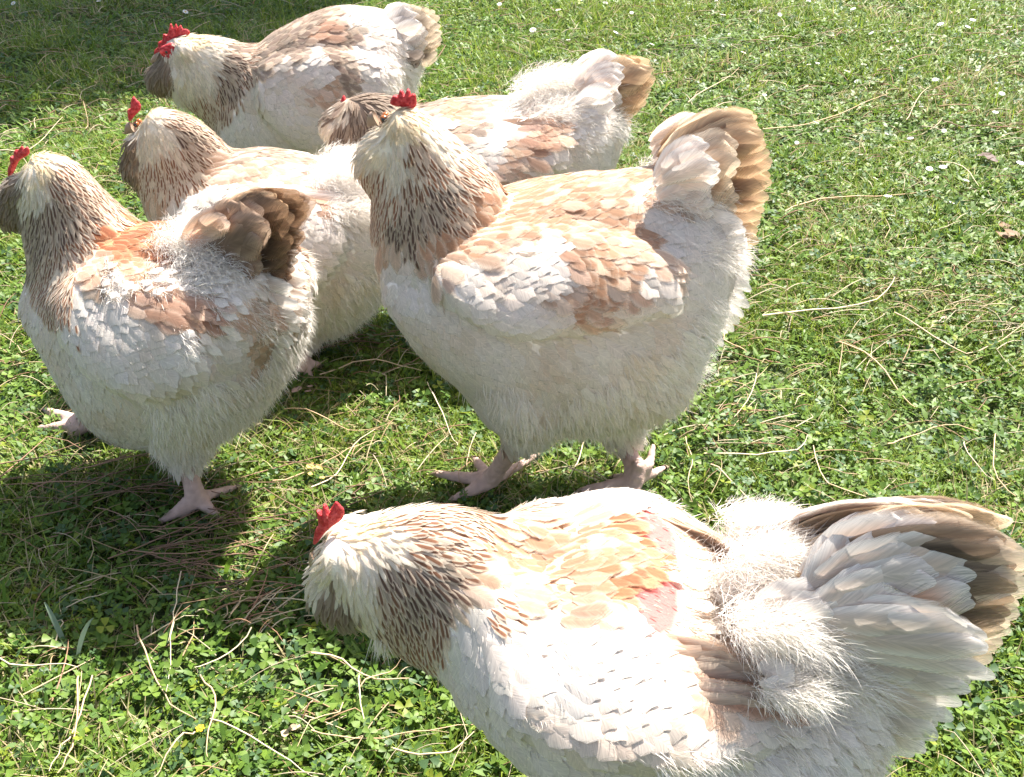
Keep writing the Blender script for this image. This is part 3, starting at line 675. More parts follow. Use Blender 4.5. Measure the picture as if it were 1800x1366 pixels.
# ---- the hen cut by the lower edge
h = Hen(ground_pt(1150, 1453), R(7))
build_hen(h, dict(seed=23, tufts=[(1350,1005,0,.024,2400,.026),(1400,985,0,.024,2600,.030),(1390,1050,.02,.028,2600,.026),(1350,1100,.055,.020,1700,.024),(1410,1120,.045,.024,1900,.024),(1300,1030,0,.018,1200,.018),(1390,1210,.075,.018,1200,.020),(1470,1190,.05,.024,1800,.022)], dens=1.15, label='nearest hen, cut by the lower edge, bare pink patch on her back', bshift=(44, 0, -2), nshift=(46, 26, -2),
    body=[(770,1020,715,1150,.05),(835,950,765,1220,.085),(910,905,850,1300,.108),(1000,878,955,1400,.125),(1090,890,1085,1500,.132),(1200,940,1230,1540,.128),(1310,992,1360,1510,.115),(1410,1000,1470,1430,.095),(1480,1030,1530,1345,.075),(1530,1090,1570,1255,.035)],
    neck=[(556,965,560,1000,.014),(588,915,568,1060,.032),(650,892,612,1115,.042),(735,884,675,1165,.050),(810,892,735,1195,.062),(880,915,790,1240,.082),(950,935,870,1290,.09)],
    wing=[(850,1000,790,1110,.012),(930,1000,890,1225,.026),(1060,1020,1020,1290,.034),(1180,1085,1165,1310,.032),(1290,1135,1295,1295,.022),(1370,1190,1375,1260,.010)],
    legs=[leg((1040,1420),(1030,1500),(1010,1560),[(850,1560),(880,1640),(930,1500),(1080,1550)],.05),
          leg((1200,1400),(1220,1480),(1230,1500),[(1100,1490),(1130,1540),(1180,1440),(1300,1480)],-.045)],
    blobs=[(600,985,.014,.020),(612,1030,0,.034)],
    comb=[(549,958),(551,945),(553,932),(558,927),(561,922),(557,905),(555,896),(559,895),(564,902),(567,908),(567,893),(568,885),(573,885),(577,895),(580,903),(585,897),(588,882),(593,879),(598,888),(604,893),(606,902),(603,914),(590,920),(575,930),(566,943),(556,958)],
    beak=((566,985),(546,1000)), eye=(577,968,.011),
    head_poly=[(500,850),(900,850),(860,960),(800,1010),(780,1060),(770,1180),(600,1200),(500,1000)],
    wing_poly=[(800,1010),(950,1010),(1100,1080),(1300,1120),(1400,1210),(1290,1280),(1050,1290),(900,1200),(790,1100)],
    cp=[(590,925,'H',9,-2),(610,910,'H',9,-1),(565,960,'m',-5,6),(560,1000,'m',-7,5),(590,960,'h',5,6),(560,1030,'h',-4,8),(590,1060,'B',0,9),(600,1090,'B',2,9),(580,1050,'B',-1,9),(660,895,'h',9,-1),(650,930,'H',9,1),(700,890,'N',9,0),(740,890,'N',9,1),(770,900,'N',9,1),(845,905,'N',9,1),(870,915,'S',9,0),(880,950,'S',9,1),(910,890,'S',9,0),(920,950,'S',9,1),(960,930,'S',9,0),(720,920,'N',9,2),(800,900,'N',9,2),(780,930,'N',9,3),(830,930,'N',9,1),(650,970,'h',7,6),(700,960,'h',8,4),(620,1000,'h',5,8),
        (740,970,'N',9,3),(640,1040,'h',4,9),(610,1040,'h',2,9),(700,1010,'D',6,7),(740,1020,'D',7,6),(770,1000,'D',8,4),(790,970,'M',9,2),(680,1050,'M',5,8),(720,1060,'D',6,7),(760,1040,'D',6,5),(640,1090,'h',4,9),(680,1100,'M',4,9),(720,1110,'M',4,9),(750,1090,'M',3,9),(700,1140,'N',4,9),(745,1130,'N',3,9),(660,1140,'f',4,9),
        (850,950,'S',9,0),(870,960,'S',9,1),(900,960,'S',9,1),(940,980,'S',9,1),(880,1000,'S',9,3),(930,880,'S',9,0),(1040,900,'S',9,0),(1040,960,'S',9,2),(1090,980,'S',9,2),(1120,980,'R',9,3),(840,1000,'s',8,4),(900,1020,'S',8,4),(950,1030,'S',9,4),(1000,1010,'S',9,4),(1050,1040,'R',9,4),(1070,1060,'S',9,4),(1020,1070,'s',9,4),(980,1080,'s',9,5),(900,920,'S',9,0),(880,980,'S',9,2),(950,900,'S',9,-1),(1000,890,'S',9,0),(1070,885,'S',9,1),(1120,900,'S',9,3),(1000,930,'S',9,1),(1080,940,'S',9,2),(950,960,'S',9,2),(930,1000,'S',9,3),(1000,980,'S',9,3),(1060,990,'S',9,3),(1130,940,'R',9,3),(1085,1015,'R',8,4),(980,1020,'S',9,4),(1030,1040,'S',9,4),(860,1010,'s',8,4),(900,1040,'s',8,5),(960,1060,'s',9,5),
        (1130,1030,'P',9,4),(1160,1095,'P',9,4),(1130,1090,'P',9,4),(1100,1045,'P',9,4),(1110,1060,'P',9,4),(1130,1060,'P',9,4),(1135,1045,'P',9,4),(1150,1050,'P',9,4),(1165,1035,'P',9,4),(1180,1055,'P',9,4),(1150,1070,'P',9,4),(1205,1055,'f',9,3),(1230,1070,'s',9,3),(1145,1040,'P',9,4),(1175,1045,'P',9,4),(1165,1080,'P',9,4),(1185,1070,'P',9,4),(1120,1070,'P',9,4),(1150,1025,'P',9,4),(1160,1060,'P',9,4),(1140,1080,'P',9,4),(1120,1050,'P',9,4),(1200,1070,'f',9,3),(1240,1090,'f',9,3),(1180,1000,'F',9,1),(1230,1000,'F',9,0),(1290,1020,'F',9,0),(1170,940,'w',9,2),(1260,1100,'s',9,3),(1300,1060,'F',9,-1),
        (1350,970,'L',6,-7),(1330,960,'L',4,-8),(1420,960,'L',6,-7),(1430,1000,'L',7,-5),(1430,1050,'L',8,-3),(1400,930,'L',5,-8),(1380,1000,'L',8,-4),(1400,1060,'L',9,2),(1350,1090,'L',7,5),(1330,1130,'F',4,9),(1400,1120,'w',8,4),(1450,1080,'F',8,2),
        (850,1060,'W',7,6),(820,1100,'W',7,7),(890,1100,'w',8,5),(880,1080,'N',8,5),(960,1100,'w',9,5),(1000,1130,'W',9,5),(1060,1100,'W',9,5),(1020,1150,'w',8,5),(1100,1150,'W',9,5),(1180,1130,'s',9,5),(1150,1180,'w',9,5),(1230,1150,'V',9,4),(1280,1150,'V',9,4),(1250,1200,'V',9,3),(1310,1190,'V',9,3),(1200,1230,'s',9,3),(1100,1220,'W',9,4),(1080,1200,'w',9,4),(1000,1220,'W',9,5),(900,1180,'W',8,6),(950,1260,'W',9,5),(800,1160,'W',7,7),(850,1220,'W',7,7),(780,1190,'W',7,7),
        (1000,1300,'W',8,6),(1100,1300,'W',9,4),(1200,1290,'W',9,2),(1300,1290,'w',9,4),(1050,1360,'W',7,7),(1200,1350,'F',8,5),(1300,1350,'F',8,6),(1400,1200,'W',9,3),(1420,1280,'f',8,6),(1440,1340,'F',8,6),(1500,1150,'w',9,2),(1500,1250,'f',9,5),(1540,1330,'f',8,6),(1100,1450,'F',6,7),(1300,1450,'F',7,7)],
    tail=fan((1400,1010),(1410,1130),[(1690,925),(1765,948),(1812,985),(1808,1040),(1788,1085),(1765,1135),(1728,1160)],.16,.015,.03,.040,(.34,.22,.14),CRM,1.,1.9)
        + fan((1410,1000),(1420,1090),[(1765,955),(1790,1000),(1785,1050),(1765,1095)],.14,.024,.034,.032,DK,(.36,.26,.18),1.)
        + fan((1405,1000),(1415,1030),[(1640,915),(1690,928)],.16,.003,.006,.035,TAN,CRM,.9)
        + fan((1410,1010),(1420,1100),[(1600,930),(1725,940),(1735,985),(1710,1020),(1712,1060)],.18,.030,.045,.036,SAL,WHT,.85,2.2,9)
        + fan((1410,1030),(1420,1090),[(1565,925),(1650,975),(1655,1030),(1600,1005),(1600,1050)],.2,.045,.060,.034,PNK,WHT,.7,2.2,9)
        + fan((1400,1080),(1430,1220),[(1705,1100),(1755,1140),(1745,1185),(1700,1230),(1660,1275),(1630,1310),(1575,1340)],.05,.04,.055,.032,(.66,.52,.40),WHT,.8,1.9,16)
        + fan((1330,1060),(1340,1130),[(1440,1050),(1468,1085),(1462,1120),(1430,1145)],.22,.045,.070,.030,(.80,.70,.62),WHT,.5,1.2,7)
        + fan((1330,1180),(1340,1220),[(1395,1200),(1400,1235)],.2,.085,.100,.024,WHT,WHT,.4,1.2,6),
    flight=fan((1090,1125),(1080,1215),[(1300,1165),(1350,1190),(1362,1215),(1350,1245)],.04,.1,.1,.020,(.50,.34,.25),(.72,.58,.46),.8, dens=2.6)))

# ---- left hen, tail turned towards the camera
h = Hen(ground_pt(262, 818), R(24))
build_hen(h, dict(seed=37, tufts=[(345,425,.01,.030,2600,.026),(375,460,.025,.034,2600,.026),(310,440,.02,.024,1800,.024),(400,535,.035,.030,2400,.020),(440,560,.02,.026,1700,.018)], label='left hen seen from behind, dark brown tail, one foot reaching forward', bshift=(56, -22, 0), nshift=(8, 25, 0),
    body=[(28,450,30,510,.03),(58,430,66,565,.07),(105,408,118,628,.090),(172,392,176,712,.110),(240,390,238,790,.122),(312,402,312,802,.126),(385,418,388,792,.122),(440,430,446,762,.108),(488,450,490,690,.082),(510,500,512,610,.045)],
    neck=[(38,278,84,271,.013),(20,303,125,290,.028),(14,350,158,326,.036),(18,400,190,362,.045),(24,450,225,395,.060),(30,505,250,440,.075),(70,560,270,500,.078)],
    wing=[(115,490,120,560,.012),(170,460,170,635,.026),(240,455,245,680,.032),(310,480,315,680,.028),(365,530,370,640,.014)],
    legs=[leg((320,740),(326,812),(343,868),[(285,915),(322,905),(382,905),(415,856)],.04),
          leg((190,700),(180,735),(152,738),[(78,720),(66,754),(124,768),(190,765)],-.05)],
    blobs=[(35,335,.012,.020),(28,365,0,.030)],
    comb=[(15,316),(14,305),(13,296),(18,293),(20,288),(17,279),(19,273),(23,275),(26,279),(25,267),(28,261),(32,264),(34,270),(35,259),(39,255),(42,260),(44,265),(46,257),(50,258),(53,268),(50,273),(40,278),(31,284),(25,296),(19,312)],
    beak=((22,330),(2,342)), eye=(36,312,.010),
    head_poly=[(-60,230),(130,230),(240,370),(200,400),(110,440),(20,470),(-60,470)],
    wing_poly=[(100,470),(200,440),(330,460),(390,560),(360,640),(250,690),(120,620)],
    cp=[(60,280,'H',8,0),(40,290,'H',-3,8),(90,275,'h',9,3),(50,310,'h',2,9),(75,305,'H',5,8),(25,330,'B',-2,9),(15,360,'B',-1,9),(20,385,'B',0,9),(45,350,'h',1,9),(120,300,'N',8,5),(140,315,'M',8,6),(100,320,'M',6,8),(70,345,'h',3,9),(60,390,'D',1,9),(90,370,'D',4,9),(130,350,'M',6,8),(165,350,'M',7,7),(190,375,'N',8,6),
        (40,430,'M',0,9),(75,430,'D',2,9),(110,400,'D',4,8),(150,385,'M',6,7),(50,460,'D',0,9),(90,450,'M',2,9),
        (120,430,'N',6,7),(170,410,'R',8,5),(140,420,'N',7,6),(220,400,'R',9,4),(270,395,'R',9,2),(310,410,'R',9,2),(200,430,'R',8,4),(250,430,'R',8,2),(110,470,'N',3,9),(80,500,'N',3,9),(150,460,'s',7,6),(230,470,'S',9,4),(290,440,'R',8,1),(100,520,'N',4,9),(160,490,'s',6,7),
        (200,500,'F',8,5),(270,490,'F',8,2),(320,450,'L',8,-3),(350,410,'L',6,-7),(380,390,'f',6,-7),(150,530,'W',6,7),(200,560,'W',7,6),(250,540,'V',9,4),(300,550,'V',9,4),(340,560,'V',9,2),(240,590,'W',8,5),(50,540,'W',3,9),(40,500,'W',2,9),(90,600,'W',5,8),(150,640,'W',6,8),(200,620,'W',7,5),(300,600,'W',9,1),
        (200,610,'w',8,2),(160,700,'W',5,9),(220,680,'W',4,9),(230,760,'W',3,9),(300,660,'w',5,8),(300,760,'F',2,9),(350,640,'w',6,6),(350,700,'F',5,8),(380,770,'F',4,9),(430,720,'F',6,8),(470,690,'F',7,7),(500,640,'F',8,5),(350,480,'L',7,4),(400,520,'F',8,4),(380,560,'f',8,5),(430,560,'s',8,5),(480,560,'s',8,5),(440,610,'s',8,5),(500,580,'w',8,5),(400,620,'w',7,6),(330,600,'F',7,5),(400,470,'f',8,0)],
    tail=fan((360,440),(380,500),[(470,340),(498,356),(514,386),(512,425),(506,462),(500,495),(484,515),(460,518)],.16,.008,.018,.040,DK,(.28,.17,.10),1.)
        + fan((370,420),(375,440),[(458,340),(488,348),(508,378)],.14,.002,.004,.030,(.42,.25,.12),TAN,.8)
        + fan((355,430),(365,480),[(432,362),(462,374),(474,400),(466,430),(460,462),(440,480)],.16,.018,.036,.040,(.24,.15,.10),(.46,.32,.23),1.)
        + fan((320,420),(330,450),[(400,375),(412,390),(402,410)],.25,.02,.03,.020,SAL,PNK,.8,1.6,6)
        + fan((400,470),(380,540),[(515,500),(528,560),(515,590),(495,625)],-.12,.012,.016,.022,PNK,WHT,.7,2.6,8),
    flight=fan((215,530),(210,570),[(352,560),(365,580),(345,605)],.03,.13,.115,.020,(.36,.20,.14),(.52,.35,.26),.9, dens=2.4)
        + fan((235,490),(240,500),[(262,552),(300,548),(330,530)],.1,.13,.145,.024,(.60,.34,.20),PNK,.9)))

# ---- hen between the left one and the big one
h = Hen(np.array([ground_pt(450, 617)[0], 1.43, 0]), R(2))
build_hen(h, dict(seed=41, tufts=[(600,310,.03,.030,2200,.024),(640,330,.03,.036,2600,.026),(620,370,.07,.026,1800,.022)], dens=.85, label='hen standing between the left hen and the big middle hen, white fluff over her rump', bshift=(20, 0, -8), nshift=(24, 10, 0),
    body=[(262,385,264,430,.03),(292,335,292,500,.07),(342,292,342,560,.095),(400,268,400,592,.110),(470,268,470,604,.118),(540,284,540,602,.118),(600,294,600,592,.108),(655,305,655,550,.088),(700,335,698,490,.05)],
    neck=[(230,200,262,190,.013),(216,228,320,205,.028),(212,275,368,242,.036),(218,322,398,272,.045),(240,372,425,310,.065),(275,430,440,370,.075)],
    wing=[(325,345,322,420,.012),(395,325,392,520,.026),(470,320,470,540,.032),(545,330,545,500,.026),(600,360,600,430,.012)],
    legs=[leg((520,570),(528,608),(530,634),[(545,660),(500,652),(560,640),(512,625)],.045),
          leg((400,560),(400,590),(398,600),[(350,600),(360,622),(370,588),(430,600)],-.045)],
    blobs=[(238,258,.012,.018),(248,292,0,.030)],
    comb=[(226,214),(224,202),(223,194),(227,190),(230,194),(229,182),(231,173),(235,167),(238,173),(241,176),(245,178),(248,184),(249,192),(243,198),(235,205),(230,214)],
    beak=((236,226),(219,236)), eye=(238,220,.009),
    head_poly=[(170,150),(340,170),(410,260),(390,280),(320,320),(260,400),(170,400)],
    wing_poly=[(310,330),(400,300),(520,310),(610,350),(600,430),(500,540),(380,520),(310,430)],
    cp=[(250,195,'H',8,1),(235,210,'H',-2,8),(280,195,'h',8,2),(218,235,'m',-7,4),(225,260,'B',-2,9),(215,290,'B',0,9),(225,320,'B',1,9),(250,225,'h',3,8),(260,260,'h',2,9),(290,250,'h',4,8),(310,205,'M',8,4),(350,225,'M',8,5),(330,235,'D',7,6),(380,248,'M',8,4),(300,280,'N',4,8),(340,270,'M',6,7),(260,310,'N',1,9),(290,320,'N',3,8),(330,300,'N',5,6),(240,340,'N',1,9),(270,350,'s',2,9),
        (370,280,'s',8,2),(420,270,'K',9,0),(470,270,'K',9,1),(520,280,'K',9,2),(430,295,'s',9,2),(490,300,'s',9,3),(380,305,'s',8,3),(460,320,'w',9,3),(540,305,'w',9,2),(580,290,'L',8,-3),(620,290,'L',7,-5),(600,320,'L',6,4),(640,320,'F',8,2),(600,370,'F',3,8),(540,345,'V',9,3),(520,360,'w',9,3),(480,350,'w',8,4),
        (330,360,'W',6,7),(380,350,'W',8,4),(300,390,'W',4,9),(350,430,'W',6,8),(430,400,'W',8,4),(480,430,'W',8,4),(420,480,'W',7,6),(560,420,'W',8,4),(620,450,'W',8,4),(560,500,'W',6,7),(620,520,'F',5,8),(570,580,'F',3,9),(640,560,'F',6,8),(480,560,'F',4,9),(680,420,'W',8,4),(690,480,'F',8,5)],
    tail=fan((660,330),(665,370),[(715,290),(730,315),(735,340),(730,370)],.1,.01,.03,.034,BR,TAN,1.)
        + fan((640,330),(650,370),[(700,310),(712,340),(705,370)],.15,.04,.055,.034,PNK,WHT,.7),
    flight=fan((470,345),(470,370),[(610,352),(618,375),(600,392)],.03,.125,.112,.020,PNK,WHT,.7, dens=2.)))

# ---- hen at the top with her face towards us
h = Hen(np.array([ground_pt(560, 383)[0], 1.96, 0]), R(-3))
build_hen(h, dict(seed=53, dens=.8, spc=1.12, fs=1.1, label='hen at the top of the picture with large red comb, red face and grey beard', bshift=(0, -10, -14), nshift=(0, 0, -4),
    body=[(375,205,380,250,.03),(402,150,402,290,.07),(452,90,450,330,.095),(512,54,512,345,.118),(580,28,580,350,.125),(640,25,640,335,.118),(692,34,692,285,.098),(728,62,722,200,.065),(745,85,740,140,.03)],
    neck=[(284,84,285,120,.012),(302,66,300,160,.028),(338,62,322,192,.036),(382,66,352,210,.046),(430,78,392,255,.062),(480,94,440,290,.08)],
    wing=[(455,110,450,180,.012),(520,92,515,250,.028),(590,85,590,265,.034),(655,95,655,225,.026),(700,115,700,165,.012)],
    legs=[leg((600,330),(605,362),(606,380),[(570,385),(585,398),(590,372),(630,380)],.045),
          leg((500,330),(500,352),(498,362),[(465,362),(470,378),(475,350),(520,362)],-.045)],
    blobs=[(300,130,.010,.028),(284,140,0,.030),(325,88,.026,.017)],
    comb=[(272,106),(270,96),(271,86),(276,88),(279,84),(276,76),(279,72),(284,77),(287,70),(285,62),(288,58),(292,64),(296,58),(298,42),(301,39),(304,48),(306,53),(307,43),(310,40),(313,48),(314,52),(316,43),(319,43),(321,52),(325,50),(331,51),(335,58),(333,63),(318,62),(304,70),(296,86),(286,100)],
    beak=((292,102),(264,110)), beak_r=.013, eye=(293,92,.026), face=(298,92,.020,.016),
    head_poly=[(230,20),(420,40),(450,80),(440,140),(400,200),(330,220),(230,220)],
    wing_poly=[(440,100),(520,80),(700,90),(720,150),(650,230),(560,270),(470,220)],
    cp=[(330,66,'H',8,1),(355,64,'H',9,1),(315,85,'h',6,6),(325,100,'h',5,7),(385,66,'h',9,1),(275,120,'B',-3,8),(268,140,'B',-1,9),(280,165,'B',1,9),(295,140,'B',0,9),(310,140,'f',1,9),(300,175,'f',2,9),(340,120,'h',5,8),(370,100,'h',8,4),(330,160,'h',3,9),(420,80,'K',9,2),(440,95,'N',9,3),(360,150,'h',5,8),(410,115,'D',8,5),(425,130,'M',7,6),(400,150,'D',5,8),(350,190,'N',3,9),(380,180,'N',4,9),(400,185,'M',3,9),(370,205,'N',3,9),
        (470,75,'K',9,-1),(500,52,'K',9,-2),(540,35,'K',9,-1),(520,50,'K',9,1),(560,55,'V',9,2),(600,60,'K',9,3),(500,85,'K',9,2),(460,110,'K',9,3),(480,130,'w',8,5),(600,30,'w',9,2),(640,40,'w',9,3),(620,80,'w',8,6),(680,50,'w',9,3),(700,40,'w',9,1),(730,40,'w',9,2),(580,90,'K',9,4),(640,110,'w',6,7),(700,90,'F',6,7),
        (440,160,'W',6,7),(500,140,'W',8,3),(540,120,'W',9,2),(570,150,'s',8,5),(600,140,'K',9,4),(640,150,'W',5,8),(420,200,'W',4,9),(480,220,'W',7,6),(400,230,'W',3,9),(550,220,'W',8,4),(620,200,'W',8,4),(690,150,'F',6,7),(700,200,'F',6,7),(450,280,'W',5,8),(550,300,'W',5,8),(650,260,'F',6,7),(740,110,'F',8,3)],
    tail=fan((680,60),(690,110),[(745,20),(765,42),(775,62),(774,82),(768,98)],.16,.012,.025,.040,DK,CRM,1.)
        + fan((670,50),(690,90),[(722,14),(745,32),(752,55),(748,72)],.18,.03,.045,.042,(.55,.45,.38),WHT,.8)
        + fan((690,110),(695,125),[(745,95),(742,112)],.02,.05,.055,.026,DK,(.4,.33,.28),1.),
    flight=[]))

# ---- hen behind the big one, head bowed
h = Hen(np.array([ground_pt(850, 549)[0], 1.56, 0]), R(0))
build_hen(h, dict(seed=67, tufts=[(960,160,0,.036,2600,.028),(990,145,0,.036,2600,.028),(1030,150,0,.036,2400,.026),(990,200,.05,.034,2400,.026),(1040,220,.05,.034,2400,.026)], dens=.85, label='hen behind the big middle hen, brown streaked head bowed away, white fluffy rump', bshift=(0, 0, -8), nshift=(6, 6, 0),
    body=[(655,240,660,290,.03),(702,205,702,400,.08),(762,182,762,440,.10),(840,178,840,455,.115),(912,176,915,445,.115),(982,160,990,415,.112),(1035,142,1045,365,.095),(1070,160,1080,300,.065),(1090,190,1095,250,.03)],
    neck=[(575,218,602,170,.018),(567,250,652,163,.036),(580,295,702,176,.045),(625,335,742,194,.06),(680,360,770,220,.075)],
    wing=[(745,215,740,290,.012),(805,205,800,345,.026),(875,200,875,345,.032),(940,205,950,300,.024),(985,220,990,270,.010)],
    legs=[leg((880,430),(885,500),(886,540),[(840,548),(850,565),(860,535),(915,548)],.045),
          leg((800,430),(800,490),(798,520),[(760,522),(770,540),(775,510),(825,520)],-.045)],
    blobs=[(590,225,.010,.026)],
    comb=[(596,190),(598,178),(601,171),(604,166),(607,170),(609,178),(610,190),(603,193)],
    beak=((586,214),(572,228)), eye=(592,210,.009),
    head_poly=[(540,140),(740,140),(760,200),(700,330),(540,330)],
    wing_poly=[(730,220),(800,190),(960,190),(1000,240),(980,290),(880,350),(780,350)],
    cp=[(600,172,'K',-4,8),(615,165,'Q',8,1),(640,165,'Q',9,0),(580,200,'B',-5,8),(572,230,'h',-5,9),(600,200,'h',-1,9),(620,190,'Q',2,9),(650,185,'Q',5,8),(600,235,'Q',-1,9),(630,225,'Q',1,9),(590,265,'Q',-1,9),(620,270,'Q',0,9),(660,220,'Q',3,9),(650,260,'Q',1,9),(690,200,'Q',7,6),(575,285,'Q',-1,9),
        (750,178,'K',9,0),(790,172,'K',9,0),(840,176,'K',9,0),(880,180,'w',9,0),(780,195,'S',9,2),(820,200,'K',9,2),(800,215,'s',8,4),(850,205,'w',9,2),(900,190,'F',9,-1),(930,195,'F',9,-2),(880,225,'w',9,3),(930,225,'V',9,3),(960,230,'V',9,4),(920,255,'V',8,4),(880,260,'s',7,5),(850,250,'W',7,5),(820,260,'W',7,5),(760,240,'W',6,7),(780,300,'W',6,7),(900,290,'s',7,5),
        (950,150,'L',4,-8),(990,120,'L',3,-9),(970,180,'L',6,-4),(1000,150,'L',8,-3),(1040,130,'w',8,-1),(1060,160,'s',9,2),(1020,190,'F',8,3),(1060,200,'w',8,4),(1000,230,'F',6,7),(1040,240,'F',7,6),(980,280,'W',7,5),(940,310,'W',8,4),(1060,270,'W',7,6),(1000,320,'w',7,5),(900,380,'W',5,8),(1000,380,'F',5,8)],
    tail=fan((1030,170),(1040,215),[(1122,108),(1146,124),(1149,142),(1142,165),(1128,190),(1110,212),(1092,228)],.14,.012,.028,.040,(.26,.16,.10),TAN,1.)
        + fan((1010,150),(1020,170),[(1085,108),(1100,125),(1092,150),(1090,180)],.2,.034,.05,.036,PNK,WHT,.8)
        + fan((1010,180),(1015,220),[(1078,160),(1088,195),(1080,225)],.15,.05,.06,.036,WHT,WHT,.4),
    flight=fan((860,215),(860,250),[(985,225),(992,242),(980,262)],.04,.125,.112,.018,(.40,.24,.16),(.60,.45,.36),.9, dens=2.4)))


def hgt(x, y):
    return .010 * np.sin(3.1 * x + 1.3 * y) * np.cos(2.3 * y - .7 * x) + .006 * np.sin(9 * x + 2) * np.sin(8 * y + 1)
# ground sheet
xs = np.concatenate([-np.geomspace(60, 3.2, 12), np.linspace(-3, 3, 200), np.geomspace(3.2, 60, 12)])
ys = np.concatenate([-np.geomspace(20, .6, 8), np.linspace(-.5, 6, 220), np.geomspace(6.3, 120, 14)])
X, Y = np.meshgrid(xs, ys); Z = hgt(X, Y) - .012
Vg = np.stack([X, Y, Z], -1).reshape(-1, 3); ny, nx = X.shape
ig = np.arange(nx * ny).reshape(ny, nx); qg = np.stack([ig[:-1, :-1], ig[:-1, 1:], ig[1:, 1:], ig[1:, :-1]], -1).reshape(-1, 4)
mg, tg = mat_base('soil_and_moss'); g_ = NT(tg)
tc = g_.n('ShaderNodeTexCoord')
def nz_(s, d=6):
    n = g_.n('ShaderNodeTexNoise'); n.inputs['Scale'].default_value = s; n.inputs['Detail'].default_value = d; g_.l(tc.outputs['Object'], n.inputs['Vector']); return n.outputs[0]
c1 = g_.mix(g_.smooth(nz_(60), .35, .65), (.035, .065, .012, 1), (.08, .09, .028, 1))
c2 = g_.mix(g_.smooth(nz_(5), .4, .7), c1, (.04, .075, .018, 1)); c3 = g_.mix(g_.smooth(nz_(260, 3), .55, .7), c2, (.13, .12, .055, 1))
pg = g_.n('ShaderNodeBsdfPrincipled'); pg.inputs['Roughness'].default_value = .95; g_.l(c3, pg.inputs['Base Color'])
bg_ = g_.n('ShaderNodeBump'); bg_.inputs['Distance'].default_value = .01; g_.l(nz_(150), bg_.inputs['Height']); g_.l(bg_.outputs[0], pg.inputs['Normal'])
og = g_.n('ShaderNodeOutputMaterial'); g_.l(pg.outputs[0], og.inputs[0])
tag(new_mesh('ground', Vg, qg, np.full(len(qg), 4), mg), kind='structure')

M_leaf = simple_material('leaf_green', attr='colA', rough=.48, spec=.32, trans=.40)
M_straw = simple_material('dry_straw', attr='colA', rough=.6, spec=.3, trans=.15)

def pnoise(x, y, s, o=0.):
    # cheap value noise
    r = np.random.default_rng(int(o * 7 + 5)).random((64, 64)); xx = (x * s) % 64; yy = (y * s) % 64
    i = xx.astype(int) % 64; j = yy.astype(int) % 64; fx = xx - np.floor(xx); fy = yy - np.floor(yy); fx = fx * fx * (3 - 2 * fx); fy = fy * fy * (3 - 2 * fy)
    i1, j1 = (i + 1) % 64, (j + 1) % 64
    return (r[i, j] * (1 - fx) + r[i1, j] * fx) * (1 - fy) + (r[i, j1] * (1 - fx) + r[i1, j1] * fx) * fy

def scatter(zones, gg):
    Xs, Ys, Ss = [], [], []
    side = [(-.6, .35, 2.2, 2.2, zones[0][4] * .3, 1.5), (.3, 5.2, 2.6, 4.2, zones[0][4] * .12, 1.9)]      # thinner turf beyond the edges of the view
    for (y0, y1, hw0, hw1, dens, sc_) in list(zones) + (side if len(zones) > 1 else []):
        n = int((y1 - y0) * (hw0 + hw1) * dens); v = gg.random(n); y = y0 + (y1 - y0) * v
        hw = hw0 + (hw1 - hw0) * v; x = gg.uniform(-1, 1, n) * hw; 
        if sc_ == 1.9: k_ = np.abs(x) > .8 + .45 * y; x, y = x[k_], y[k_]
        Xs.append(x); Ys.append(y); Ss.append(np.full(len(x), sc_))
    return np.concatenate(Xs), np.concatenate(Ys), np.concatenate(Ss)
gg = np.random.default_rng(99)
# --- clover
x, y, s_ = scatter([(.30, 1.0, .75, .95, 10500, 1.), (1.0, 1.7, .95, 1.35, 8000, 1.), (1.7, 2.8, 1.35, 2.0, 4500, 1.1), (2.8, 5.2, 2.0, 3.2, 1800, 1.3)], gg)
pn_ = pnoise(x, y, 5., 1.) * .6 + pnoise(x, y, 14., 2.) * .4
k = gg.random(len(x)) < np.clip((pn_ - .22) * 3., .10, 1); x, y, s_ = x[k], y[k], s_[k]; n = len(x)
z = hgt(x, y) + gg.uniform(.000, .024, n) * np.clip(.5 + pnoise(x, y, 8, 3), .4, 1.4)
C0 = np.stack([x, y, z], 1)
nr = gg.normal(size=(n, 3)) * .38; nr[:, 2] = 1; nr /= np.linalg.norm(nr, axis=1, keepdims=True)
a0 = gg.uniform(0, 2 * math.pi, n); r_ = s_ * gg.uniform(.0035, .0105, n)
t1 = np.cross(nr, np.stack([np.cos(a0), np.sin(a0), 0 * a0], 1)); t1 /= np.linalg.norm(t1, axis=1, keepdims=True); t2 = np.cross(nr, t1)
hue = gg.random((n, 1)); base_c = np.array([.055, .120, .020]) * (1 - hue) + np.array([.170, .260, .042]) * hue
yel = (gg.random((n, 1)) < .05); base_c = np.where(yel, [.22, .27, .03], base_c); blu = (gg.random((n, 1)) < .2); base_c = np.where(blu, [.075, .14, .055], base_c)
VV, FF = [], []
shape = [(0, 0, 0), (.34, .55, .10), (.42, .92, .13), (0, 1.02, -.02), (-.42, .92, .13), (-.34, .55, .10)]
Vc = np.zeros((n, 3, 6, 3), np.float32)
for L3 in range(3):
    a = L3 * 2.094; dx = t1 * math.cos(a) + t2 * math.sin(a); dy = -t1 * math.sin(a) + t2 * math.cos(a)
    up = gg.uniform(-.25, .35, (n, 1))
    for q_, (sx, sy, sz) in enumerate(shape):
        Vc[:, L3, q_] = C0 + r_[:, None] * (dy * sx * 1.15 + dx * sy + nr * (sz + up * sy))
idx = np.arange(n * 18).reshape(n * 3, 6)
qc = np.concatenate([idx[:, [0, 1, 2, 3]], idx[:, [0, 3, 4, 5]]])
cc = np.repeat(np.concatenate([base_c, np.ones((n, 1))], 1)[:, None], 18, 1).reshape(-1, 4)
